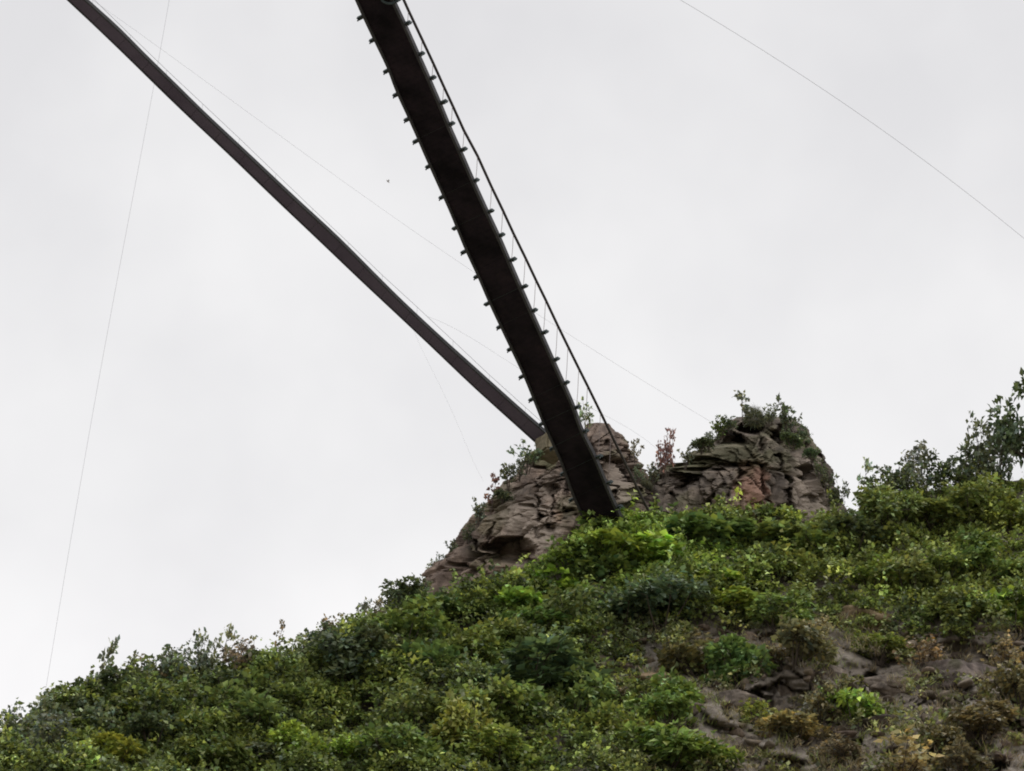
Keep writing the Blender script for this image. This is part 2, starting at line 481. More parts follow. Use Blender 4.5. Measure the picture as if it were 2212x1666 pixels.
def boulder(name, label, u, v, w, h, D, m, seed, squash=.8, rough=.16, sub=5, sink=0.0, blocky=.25, moss=.4, cat='rock', group=None):
    bm = bmesh.new(); bmesh.ops.create_icosphere(bm, subdivisions=sub, radius=1)
    P = np.array([q.co[:] for q in bm.verts]); Fc = np.array([[x.index for x in f.verts] for f in bm.faces]); bm.free()
    k = np.random.default_rng(seed).uniform(0, 50, 3)
    P0 = chipped(P, seed, 17)
    P0 = P0 * (1 + fbm(P0 * 1.5 + k, 4, seed) * rough + fbm(P0 * 5 + k, 3, seed + 4) * rough * .5)[:, None]
    wm, hm = metres(w, D) / 2, metres(h, D) / 2
    P0 = P0 * np.array([wm, max(wm, hm) * squash, hm])
    R = np.stack([RV * 1.0, np.array([0, 1.0, 0]), np.array([0, 0, 1.0])])
    P0 = P0 @ np.array([[1, 0, math.tan(ROLL) * 0], [0, 1, 0], [0, 0, 1]])
    base = at(u, v, D + sink)
    mo = smooth(.05, .4, fbm(P0 * .8 + k, 4, seed + 12)) * moss
    st = np.stack([mo * 0, mo, mo * 0], 1)
    me = np_mesh(name, P0, Fc, st, smooth_shade=False, tint_name='stain')
    o = link(name, me, m, loc=base)
    return tag(o, label, cat, group)


LEDGES = [
    ('rock_ledge', 'tan layered ledge in the dry grass under the dark overhang', 1860, 1352, 190, 84, M_rocktan, 31),
    ('rock_ledge', 'dark overhanging rock casting a black gap above the tan ledge', 1800, 1283, 170, 54, M_rockdark, 32),
    ('rock_ledge', 'pale edged rock right of the tan ledge', 1995, 1366, 100, 60, M_rockgrey, 33),
    ('stone', 'upright grey slab left of the lime green bush', 1692, 1500, 74, 100, M_rockgrey, 34),
    ('rock_ledge', 'small tan rock step between green shrubs left of the tan ledge', 1570, 1395, 100, 50, M_rocktan, 35),
    ('stone', 'flat pinkish brown rock right of the glossy dark shrub', 1385, 1478, 150, 70, M_rocktan, 36),
    ('stone', 'broad dark grey rock face right of the lime green bush', 2070, 1480, 250, 130, M_rockdark, 37),
    ('stone', 'grey stones at the bottom edge right of the yellow green shrubs', 1610, 1630, 150, 70, M_rockgrey, 38),
    ('stone', 'dark brown rock hollow between the shrubs on the left slope', 790, 1580, 150, 80, M_rockdark, 39),
    ('boulder', 'pinkish boulder at the far right of the bottom edge', 2190, 1610, 70, 60, M_rocktan, 40),
    ('stone', 'dark rock above the glossy bush at the slope centre', 1290, 1420, 120, 60, M_rockdark, 41),
    ('stone', 'grey slab under the green shrub left of the upright grey slab', 1580, 1530, 130, 80, M_rockgrey, 51),
    ('stone', 'grey stone between the tan ledge and the lone lime bush', 1800, 1470, 130, 80, M_rockgrey, 52),
    ('stone', 'pale grey slab above the left part of the broad dark rock face', 1930, 1480, 130, 70, M_rockgrey, 53),
    ('stone', 'tan slab at the right edge above the broad dark rock face', 2150, 1400, 110, 60, M_rocktan, 54),
    ('stone', 'grey slab left of the large tan dry mound', 1840, 1640, 150, 80, M_rockgrey, 55),
    ('stone', 'grey slab below the pinkish brown rock', 1470, 1545, 140, 70, M_rockgrey, 56),
    ('stone', 'grey slab right of the large tan dry mound', 2070, 1580, 140, 80, M_rockgrey, 57),
    ('stone', 'low dark stone under the bright lime bush', 1930, 1570, 170, 60, M_rockdark, 42),
]
for nm, lb, u, v, w, h, m, s in LEDGES:
    boulder(nm, lb, u, v, w, h, float(surf_depth(u, v)) + metres(w, 200) * .12, m, s, .5, .24, 5, 0, .8, .4, 'boulder' if nm == 'boulder' else 'rock')

# ------------------------------------------------------------------ plants: one of each kind, then copies


def proto_bush(kind, seed):
    """unit shrub: about one wide and one tall, standing on its origin. Returns foliage mesh and stem mesh"""
    global rng
    keep = rng; rng = np.random.default_rng(seed)
    Ps, Ds, Ns, Ls, Ws = [], [], [], [], []
    Cs = []
    stems = []
    if kind in ('broad', 'fine', 'vine', 'tree'):
        k = {'broad': 13, 'fine': 15, 'vine': 16, 'tree': 19}[kind]
        per = {'broad': 88, 'fine': 110, 'vine': 56, 'tree': 80}[kind]
        ls = {'broad': .098, 'fine': .082, 'vine': .14, 'tree': .07}[kind]
        for i in range(k):
            a = rng.uniform(0, 2 * math.pi); r = .36 * math.sqrt(rng.uniform(0, 1))
            if kind == 'vine':
                z = rng.uniform(.12, .62) * (1 - .6 * (r / .36) ** 2)
            elif kind == 'tree':
                z = .36 + .6 * rng.uniform(0, 1); r *= (1.15 - .55 * abs(z - .6) / .4)
            else:
                z = .2 + rng.uniform(0, .62) * (1 - .55 * (r / .36) ** 2)
            c = np.array([r * math.cos(a), r * math.sin(a), z]); R = rng.uniform(.11, .21) * (.75 if kind == 'tree' else 1)
            n = int(per * rng.uniform(.7, 1.25)); d = unit(n)
            d[:, 2] = np.abs(d[:, 2]) * .9 - .15 + rng.uniform(-.25, .1, n)
            d /= np.linalg.norm(d, axis=1, keepdims=True)
            p = c + d * (R * rng.uniform(.55, 1.15, n))[:, None]
            Ps.append(p); lead = d * .9 + unit(n) * .7 + np.array([0, 0, -.15]); Ds.append(lead)
            Ns.append(d * .7 + unit(n) * .45 + np.array([0, 0, .75]))
            L = ls * rng.uniform(.65, 1.35, n); Ls.append(L); Ws.append(L * (.36 if kind != 'vine' else .44))
            Cs.append(c); b0 = np.array([rng.normal(0, .006), rng.normal(0, .006), -.12])
            mid = (b0 + c) / 2 + rng.normal(0, .04, 3)
            t = np.linspace(0, 1, 6)[:, None]
            if kind == 'tree':
                b0 = np.array([0, 0, .22 + .35 * rng.uniform()]); mid = (b0 + c) / 2 + np.array([0, 0, .02])
            cur = (1 - t) ** 2 * b0 + 2 * t * (1 - t) * mid + t ** 2 * c
            stems.append(tube(cur, np.linspace(.013, .004, 6), 5))
        if kind in ('broad', 'fine', 'vine'):
            for i in range({'broad': 22, 'fine': 26, 'vine': 16}[kind]):
                jj = rng.integers(0, k); c = Ps[jj]; p0 = c[rng.integers(0, len(c))]; a = rng.uniform(0, 6.28)
                e = p0 + np.array([math.cos(a) * .13, math.sin(a) * .13, .2]) * rng.uniform(.5, 1.25)
                stems.append(tube(np.stack([Cs[jj], p0, (p0 + e) / 2 + rng.normal(0, .01, 3), e]), [.005, .005, .004, .002], 4))
                n = int(rng.integers(6, 13)); f = rng.uniform(.1, 1, n)[:, None]
                Ps.append(p0 + (e - p0) * f + rng.normal(0, .012, (n, 3))); Ds.append(unit(n) + (e - p0) * 2.5); Ns.append(unit(n) + np.array([0, 0, .7]))
                L = ls * rng.uniform(.5, .95, n); Ls.append(L); Ws.append(L * .3)
        if kind == 'tree':
            z = np.linspace(-.15, .75, 9)
            stems.append(tube(np.stack([.02 * np.sin(z * 5), .02 * np.cos(z * 4), z], 1), np.linspace(.035, .012, 9), 8))
    elif kind == 'twiggy':
        ns = rng.integers(7, 11)
        for i in range(ns):
            a = rng.uniform(0, 2 * math.pi); lean = rng.uniform(.1, .48); h = rng.uniform(.5, 1.0)
            tip = np.array([lean * math.cos(a), lean * math.sin(a), h]); b0 = np.array([.04 * math.cos(a), .04 * math.sin(a), -.15])
            mid = np.array([tip[0] * .25, tip[1] * .25, h * .55])
            t = np.linspace(0, 1, 8)[:, None]
            cur = (1 - t) ** 2 * b0 + 2 * t * (1 - t) * mid + t ** 2 * tip + rng.normal(0, .008, (8, 3))
            stems.append(tube(cur, np.linspace(.013, .004, 8), 5))
            ends = [(cur[-1], 8), (cur[-3], 4)]
            for w in range(rng.integers(2, 5)):
                j = rng.integers(3, 7); e = cur[j] + unit(1)[0] * np.array([.17, .17, .1]) + np.array([0, 0, .06])
                stems.append(tube(np.stack([cur[j], (cur[j] + e) / 2 + rng.normal(0, .01, 3), e]), [.006, .005, .003], 4)); ends.append((e, rng.integers(3, 8)))
            for e, n in ends:
                n = int(n)
                p = e + rng.normal(0, .026, (n, 3)); d = unit(n) + (tip - b0) * .5
                Ps.append(p); Ds.append(d); Ns.append(unit(n) + np.array([0, 0, .9]))
                L = rng.uniform(.08, .17, n); Ls.append(L); Ws.append(L * .34)
    elif kind == 'lacy':
        for i in range(13):
            a = rng.uniform(0, 2 * math.pi); r = rng.uniform(.05, .5); h = rng.uniform(.35, 1.0) * (1 - .35 * r)
            tip = np.array([r * math.cos(a), r * math.sin(a), h]); b0 = np.array([.3 * tip[0], .3 * tip[1], -.2])
            t = np.linspace(0, 1, 7)[:, None]; mid = np.array([tip[0] * .5, tip[1] * .5, h * .6])
            cur = (1 - t) ** 2 * b0 + 2 * t * (1 - t) * mid + t ** 2 * tip + rng.normal(0, .012, (7, 3))
            stems.append(tube(cur, np.linspace(.008, .003, 7), 4)); ends = [(tip, 6)]
            for w in range(rng.integers(4, 8)):
                j = rng.integers(2, 6); e = cur[j] + unit(1)[0] * np.array([.16, .16, .1]) + np.array([0, 0, .05])
                stems.append(tube(np.stack([cur[j], (cur[j] + e) / 2 + rng.normal(0, .012, 3), e]), [.004, .0035, .002], 4)); ends.append((e, rng.integers(3, 9)))
            for e, n in ends:
                n = int(n); Ps.append(e + rng.normal(0, .034, (n, 3))); Ds.append(unit(n) + np.array([0, 0, .25])); Ns.append(unit(n) + np.array([0, 0, .8]))
                L = rng.uniform(.055, .125, n); Ls.append(L); Ws.append(L * .36)
    elif kind == 'sprig':
        cur = np.stack([np.linspace(0, .12, 8) + .03 * np.sin(np.arange(8)), np.linspace(0, .05, 8), np.linspace(-.1, .92, 8)], 1)
        stems.append(tube(cur, np.linspace(.014, .006, 8), 5))
        for j in range(2, 8):
            for w in range(2):
                a = rng.uniform(0, 6.28); e = cur[j] + np.array([.24 * math.cos(a), .24 * math.sin(a), .12]) * rng.uniform(.4, 1) * (1.25 - j * .09)
                stems.append(tube(np.stack([cur[j], (cur[j] + e) / 2, e]), [.008, .006, .004], 4)); n = int(rng.integers(5, 10))
                Ps.append(e + rng.normal(0, .04, (n, 3))); Ds.append(unit(n) + np.array([0, 0, .3])); Ns.append(unit(n) + np.array([0, 0, .6]))
                L = rng.uniform(.08, .17, n); Ls.append(L); Ws.append(L * .36)
        n = 16; Ps.append(cur[-1] + rng.normal(0, .05, (n, 3))); Ds.append(unit(n)); Ns.append(unit(n)); L = rng.uniform(.07, .14, n); Ls.append(L); Ws.append(L * .36)
    elif kind == 'grass':
        n = 1500; a = rng.uniform(0, 6.28, n); r = .46 * np.sqrt(rng.uniform(0, 1, n))
        clump = fbm(np.stack([r * np.cos(a) * 7, r * np.sin(a) * 7, 0 * a + seed], 1), 2, seed)
        z = (1 - (r / .5) ** 2) * .5 + clump * .16
        p = np.stack([r * np.cos(a), r * np.sin(a), z * rng.uniform(.3, 1, n)], 1)
        d = np.stack([np.cos(a) * r * 3, np.sin(a) * r * 3, np.full(n, .55)], 1) + rng.normal(0, .42, (n, 3))
        Ps.append(p); Ds.append(d); Ns.append(np.stack([-np.cos(a), -np.sin(a), np.full(n, .4)], 1) + rng.normal(0, .3, (n, 3)))
        L = rng.uniform(.12, .34, n); Ls.append(L); Ws.append(np.full(n, .011))
    P = np.vstack(Ps); n = len(P)
    V, F, T = leaves(P, np.vstack(Ds), np.vstack(Ns), np.concatenate(Ls), np.concatenate(Ws), tints(n, .42, .12), droop=.35 if kind == 'grass' else .14)
    fol = np_mesh(kind + '_leaves', V, F, T); fol.materials.append(M_leaf)
    st = None
    if stems:
        st = py_mesh(kind + '_stems', stems); st.materials.append(M_bark)
    rng = keep
    return fol, st


PROTO = {}
for kind, cnt in (('broad', 4), ('fine', 4), ('vine', 4), ('twiggy', 6), ('lacy', 6), ('sprig', 3), ('grass', 3), ('tree', 2)):
    PROTO[kind] = [proto_bush(kind, 100 + 13 * i + len(kind) * 7) for i in range(cnt)]
USED = {}
COL = dict(olive=(.205, .25, .085), green=(.205, .275, .095), drab=(.215, .2, .11), bright=(.3, .42, .1), lime=(.33, .43, .1), teal=(.125, .18, .1),
           yellow=(.3, .34, .095), pale=(.29, .34, .21), dark=(.12, .148, .078), brown=(.27, .22, .15), tan=(.38, .33, .2), red=(.3, .17, .14),
           greyish=(.2, .22, .15))


def plant(name, kind, u, v, w, h, colour, label, cat='shrub', group=None, depth=None, turn=None, lean=0.0):
    """stand a plant with its foot at the surveyed spot; w and h are its measured spread and height"""
    D = float(surf_depth(u, v)) if depth is None else depth
    i = USED.get(kind, 0); USED[kind] = i + 1
    fol, st = PROTO[kind][i % len(PROTO[kind])]
    base = at(u, v, D)
    root = thing(name, label, cat, base, group)
    wm, hm = metres(w, D), metres(h, D) / math.cos(PITCH)
    root.rotation_euler = (lean, 0, random.uniform(0, 6.28) if turn is None else turn)
    a = link('crown' if kind == 'tree' else ('blades' if kind == 'grass' else 'foliage'), fol, parent=root)
    a.scale = (wm, wm, hm)
    c = np.array(COL[colour]) * np.exp(random.gauss(0, .1)) * np.array([1 + random.gauss(0, .05), 1, 1 + random.gauss(0, .08)])
    a.color = (*[float(x) for x in c], 1)
    if st is not None:
        b2 = link('trunk' if kind == 'tree' else 'stem', st, parent=root); b2.scale = (wm, wm, hm)
    return root


G_RIDGE_L = 'shrubs along the left ridge'; G_RIDGE_R = 'shrubs along the right ridge'; G_SLOPE = 'shrubs on the slope'
G_ROCK = 'plants growing on the rocks'; G_VINE = 'bright creepers below the bridge'; G_GRASS = 'dry tufts on the slope'

# ---- left ridge
for u, v, w, h, k, c, lb in [
    (20, 1640, 90, 95, 'lacy', 'greyish', 'grey speckled shrub in the far left corner of the ridge'),
    (75, 1605, 90, 90, 'lacy', 'pale', 'pale thin shrub at the foot of the left thin wire'),
    (130, 1575, 90, 80, 'lacy', 'olive', 'airy olive shrub just right of the foot of the left thin wire'),
    (185, 1560, 90, 80, 'broad', 'dark', 'dark arching bush below the tall tuft on the left ridge'),
    (216, 1505, 62, 100, 'sprig', 'greyish', 'tall forked tuft standing alone on the left ridge'),
    (262, 1530, 100, 85, 'broad', 'dark', 'dark dome shaped bush right of the tall tuft'),
    (310, 1510, 80, 85, 'lacy', 'brown', 'brown tipped shrub right of the dark dome bush on the ridge'),
    (375, 1500, 100, 90, 'lacy', 'greyish', 'wide grey twiggy shrub in the middle of the left ridge'),
    (425, 1480, 70, 100, 'lacy', 'greyish', 'upright twiggy shrub left of the two pronged sprig on the ridge'),
    (472, 1465, 66, 90, 'sprig', 'greyish', 'two pronged sprig rising above the left ridge'),
    (520, 1480, 90, 80, 'lacy', 'brown', 'brownish shrub between the two pronged sprig and the lone leaf tuft'),
    (560, 1470, 90, 60, 'fine', 'dark', 'low dark shrub left of the lone leaf tuft on the ridge'),
    (597, 1425, 36, 66, 'sprig', 'brown', 'lone brown leaf tuft poking above the left ridge'),
    (640, 1455, 90, 62, 'lacy', 'pale', 'pale airy shrub right of the lone leaf tuft'),
    (690, 1428, 90, 64, 'lacy', 'dark', 'dark shrub with twigs leaning left on the ridge'),
    (735, 1402, 76, 66, 'lacy', 'greyish', 'spiky grey shrub on the steepening part of the left ridge'),
    (778, 1380, 56, 72, 'sprig', 'greyish', 'pale forked sprig left of the foot of the rock'),
    (815, 1360, 60, 60, 'lacy', 'brown', 'brown sprouting shrub just below the arched bush'),
    (872, 1322, 86, 60, 'broad', 'dark', 'dark arched bush at the lowest end of the left outcrop'),
    (905, 1292, 50, 40, 'lacy', 'dark', 'small dark shrub where the ridge meets the left outcrop'),
    (100, 1590, 90, 80, 'lacy', 'greyish', 'grey thin shrub between the foot of the wire and the arching bush'),
    (285, 1518, 80, 84, 'lacy', 'greyish', 'thin grey shrub behind the dark dome shaped bush'),
    (345, 1498, 80, 84, 'lacy', 'dark', 'dark thin shrub left of the wide grey twiggy one'),
    (545, 1462, 80, 76, 'lacy', 'greyish', 'grey thin shrub directly left of the lone leaf tuft'),
    (665, 1440, 80, 66, 'lacy', 'greyish', 'grey thin shrub right of the pale airy one on the ridge'),
    (712, 1414, 70, 66, 'lacy', 'brown', 'brown thin shrub left of the spiky grey one'),
    (845, 1340, 60, 60, 'lacy', 'dark', 'dark thin shrub between the brown sprouting shrub and the arched bush'),
    (45, 1668, 130, 80, 'lacy', 'pale', 'speckled pale shrub low in the left corner'),
    (120, 1640, 120, 80, 'lacy', 'greyish', 'silvery speckled shrub under the left ridge line'),
    (215, 1600, 120, 85, 'lacy', 'pale', 'light dappled shrub below the dark dome bush'),
    (310, 1565, 110, 75, 'lacy', 'pale', 'bright dappled shrub with sky glinting through it'),
    (400, 1550, 110, 72, 'lacy', 'olive', 'olive thin leaved shrub under the wide grey twiggy one'),
    (490, 1530, 110, 70, 'fine', 'dark', 'dark leafy shrub under the two pronged sprig'),
]:
    plant('ridge_shrub', k, u, v, w * 1.3, h * 1.14, c, lb, 'shrub', G_RIDGE_L)

# ---- right ridge and the tree at the edge
for u, v, w, h, k, c, lb in [
    (1862, 1105, 50, 90, 'sprig', 'pale', 'faint pale sprig in the gap right of the grey outcrop'),
    (1905, 1092, 86, 76, 'lacy', 'dark', 'dark shrub on the right ridge beside the gap'),
    (1950, 1080, 80, 72, 'lacy', 'dark', 'low dark shrub second from the gap on the right ridge'),
    (1995, 1072, 78, 104, 'lacy', 'greyish', 'tall thin shrub in the middle of the right ridge'),
    (2045, 1066, 90, 82, 'lacy', 'dark', 'dark spreading shrub right of the tall thin ridge shrub'),
    (2090, 1060, 84, 100, 'lacy', 'dark', 'twiggy shrub with leaning branches on the right ridge'),
    (2128, 1056, 84, 140, 'lacy', 'dark', 'large airy shrub just left of the dark tree'),
    (2160, 1052, 70, 120, 'lacy', 'dark', 'dark shrub at the foot of the tree on the right edge'),
]:
    plant('ridge_shrub', k, u, v, w * 1.35, h * 1.1, c, lb, 'shrub', G_RIDGE_R)
plant('broadleaf_tree', 'tree', 2232, 1072, 180, 246, 'dark', 'dark green leafy tree cut off by the right edge', 'tree', turn=1.0)

# ---- plants on the rocks
for u, v, w, h, k, c, D, lb in [
    (1140, 1015, 80, 56, 'twiggy', 'pale', 205.5, 'pale thin sprigs on the rock under the end of the left bridge'),
    (1098, 1050, 60, 54, 'twiggy', 'greyish', 205.5, 'small grey sprigs halfway down the left edge of the outcrop'),
    (1060, 1100, 66, 66, 'sprig', 'red', 205, 'dark red brown plant jutting from the left edge of the outcrop'),
    (1032, 1135, 56, 50, 'twiggy', 'greyish', 205, 'thin spiky plant below the red brown one on the outcrop'),
    (1085, 1085, 60, 40, 'fine', 'dark', 205, 'dark low bush between the red brown plant and the rock'),
    (978, 1205, 40, 34, 'twiggy', 'greyish', 204.5, 'tiny sprig on the lower left shoulder of the outcrop'),
    (935, 1248, 40, 38, 'twiggy', 'pale', 204, 'tiny pale sprig where the left outcrop thins out'),
    (1268, 935, 46, 60, 'twiggy', 'pale', 207.5, 'faint dry twigs behind the round boulder'),
    (1372, 1000, 36, 46, 'twiggy', 'brown', 207, 'small brown plant on the right shoulder of the left outcrop'),
    (1412, 1052, 50, 60, 'twiggy', 'greyish', 207.5, 'grey grassy plant in the saddle between the outcrops'),
    (1438, 1020, 62, 132, 'lacy', 'red', 207.5, 'tall red tipped sprig standing in the saddle between the outcrops'),
    (1480, 1010, 40, 40, 'twiggy', 'greyish', 207.5, 'small twigs right of the red tipped sprig'),
    (1515, 978, 66, 44, 'fine', 'dark', 207, 'low dark green bush on the left shoulder of the right outcrop'),
    (1552, 950, 56, 44, 'twiggy', 'olive', 207.5, 'olive shrub just below the cap of the right outcrop'),
    (1606, 912, 78, 66, 'sprig', 'greyish', 209, 'wiry shrub on the very top of the right outcrop'),
    (1630, 914, 40, 58, 'grass', 'greyish', 209, 'grey grass tuft beside the wiry shrub on top of the rock'),
    (1700, 952, 60, 82, 'twiggy', 'dark', 208, 'dark upright plant on the right corner of the rock top'),
    (1712, 968, 70, 50, 'broad', 'dark', 206, 'dark green bush hanging over the right corner of the rock top'),
    (1752, 990, 50, 36, 'fine', 'teal', 206.5, 'small green tuft on the right flank of the grey outcrop'),
    (1786, 1066, 40, 56, 'twiggy', 'dark', 207, 'dark shrub halfway down the right flank of the grey outcrop'),
    (1812, 1118, 50, 78, 'twiggy', 'dark', 207, 'dark thin shrub at the foot of the grey outcrop'),
    (1392, 1058, 30, 40, 'grass', 'greyish', 207.5, 'thin grass blades left of the saddle'),
    (1530, 966, 56, 44, 'lacy', 'dark', 207, 'dark scraggly plant on the sloping left shoulder of the grey outcrop'),
    (1578, 930, 50, 46, 'lacy', 'dark', 207.5, 'dark scraggly plant just left of the wiry one on the rock top'),
    (1664, 912, 60, 54, 'lacy', 'greyish', 208.5, 'grey scraggly plant between the wiry shrub and the corner plant'),
    (1736, 956, 56, 50, 'lacy', 'dark', 207, 'dark scraggly plant below the right corner of the rock top'),
    (1772, 1028, 46, 50, 'lacy', 'dark', 207, 'thin dark plant on the upper right flank of the grey outcrop'),
    (1800, 1094, 50, 56, 'lacy', 'dark', 207, 'thin dark plant on the lower right flank of the grey outcrop'),
    (1122, 1034, 60, 50, 'lacy', 'greyish', 205.5, 'scraggly plant on the upper left edge of the left outcrop'),
    (1160, 992, 50, 44, 'lacy', 'olive', 206, 'olive scraggly plant beside the mossy block'),
    (1012, 1168, 56, 46, 'lacy', 'dark', 204.8, 'dark scraggly plant on the lower left edge of the left outcrop'),
    (956, 1232, 54, 44, 'lacy', 'dark', 204.2, 'dark scraggly plant near the tail of the left outcrop'),
    (1380, 1040, 40, 50, 'lacy', 'greyish', 207, 'scraggly plant on the right slope of the left outcrop'),
]:
    q = .78 if k in ('lacy', 'broad', 'fine') else 1
    plant('rock_plant', k, u, v, w * q, h * q, c, lb, 'plant', G_ROCK, depth=D)

# ---- bright creepers round the foot of the bridge
for u, v, w, h, c, lb in [
    (1330, 1215, 120, 84, 'bright', 'bright creeper mound covering the foot of the black bridge'),
    (1262, 1222, 100, 66, 'green', 'green creeper left of the bridge foot under the pale rock'),
    (1405, 1215, 120, 70, 'lime', 'lime creeper mound just right of the bridge foot'),
    (1465, 1235, 110, 66, 'bright', 'bright creeper hanging over the dark hollow'),
    (1540, 1290, 110, 70, 'bright', 'bright creeper trailing right below the dark hollow'),
    (1585, 1330, 110, 64, 'lime', 'lime creeper tip at the lower right end of the trail'),
    (1200, 1290, 110, 62, 'bright', 'bright creeper under the tan face of the left outcrop'),
    (1125, 1330, 110, 60, 'bright', 'yellowish creeper at the lower left end of the creepers'),
    (1376, 1180, 70, 44, 'green', 'curling creeper between the bridge end and its side cable'),
    (1500, 1176, 130, 78, 'green', 'green creeper climbing the lower left of the grey outcrop'),
    (1580, 1180, 110, 60, 'green', 'green creeper under the ledge left of the orange patch'),
    (1670, 1195, 120, 66, 'green', 'green creeper at the foot of the orange patch'),
    (1745, 1192, 100, 56, 'olive', 'olive creeper at the right foot of the grey outcrop'),
    (1300, 1260, 120, 64, 'green', 'shaded creeper left of the dark hollow'),
    (1284, 1158, 84, 56, 'green', 'green creeper curling over the left corner of the bridge end'),
    (1350, 1152, 84, 56, 'green', 'green creeper curling over the right corner of the bridge end'),
]:
    plant('creeper', 'vine', u, v, w * 1.25, h * 1.05, c, lb, 'creeper', G_VINE)

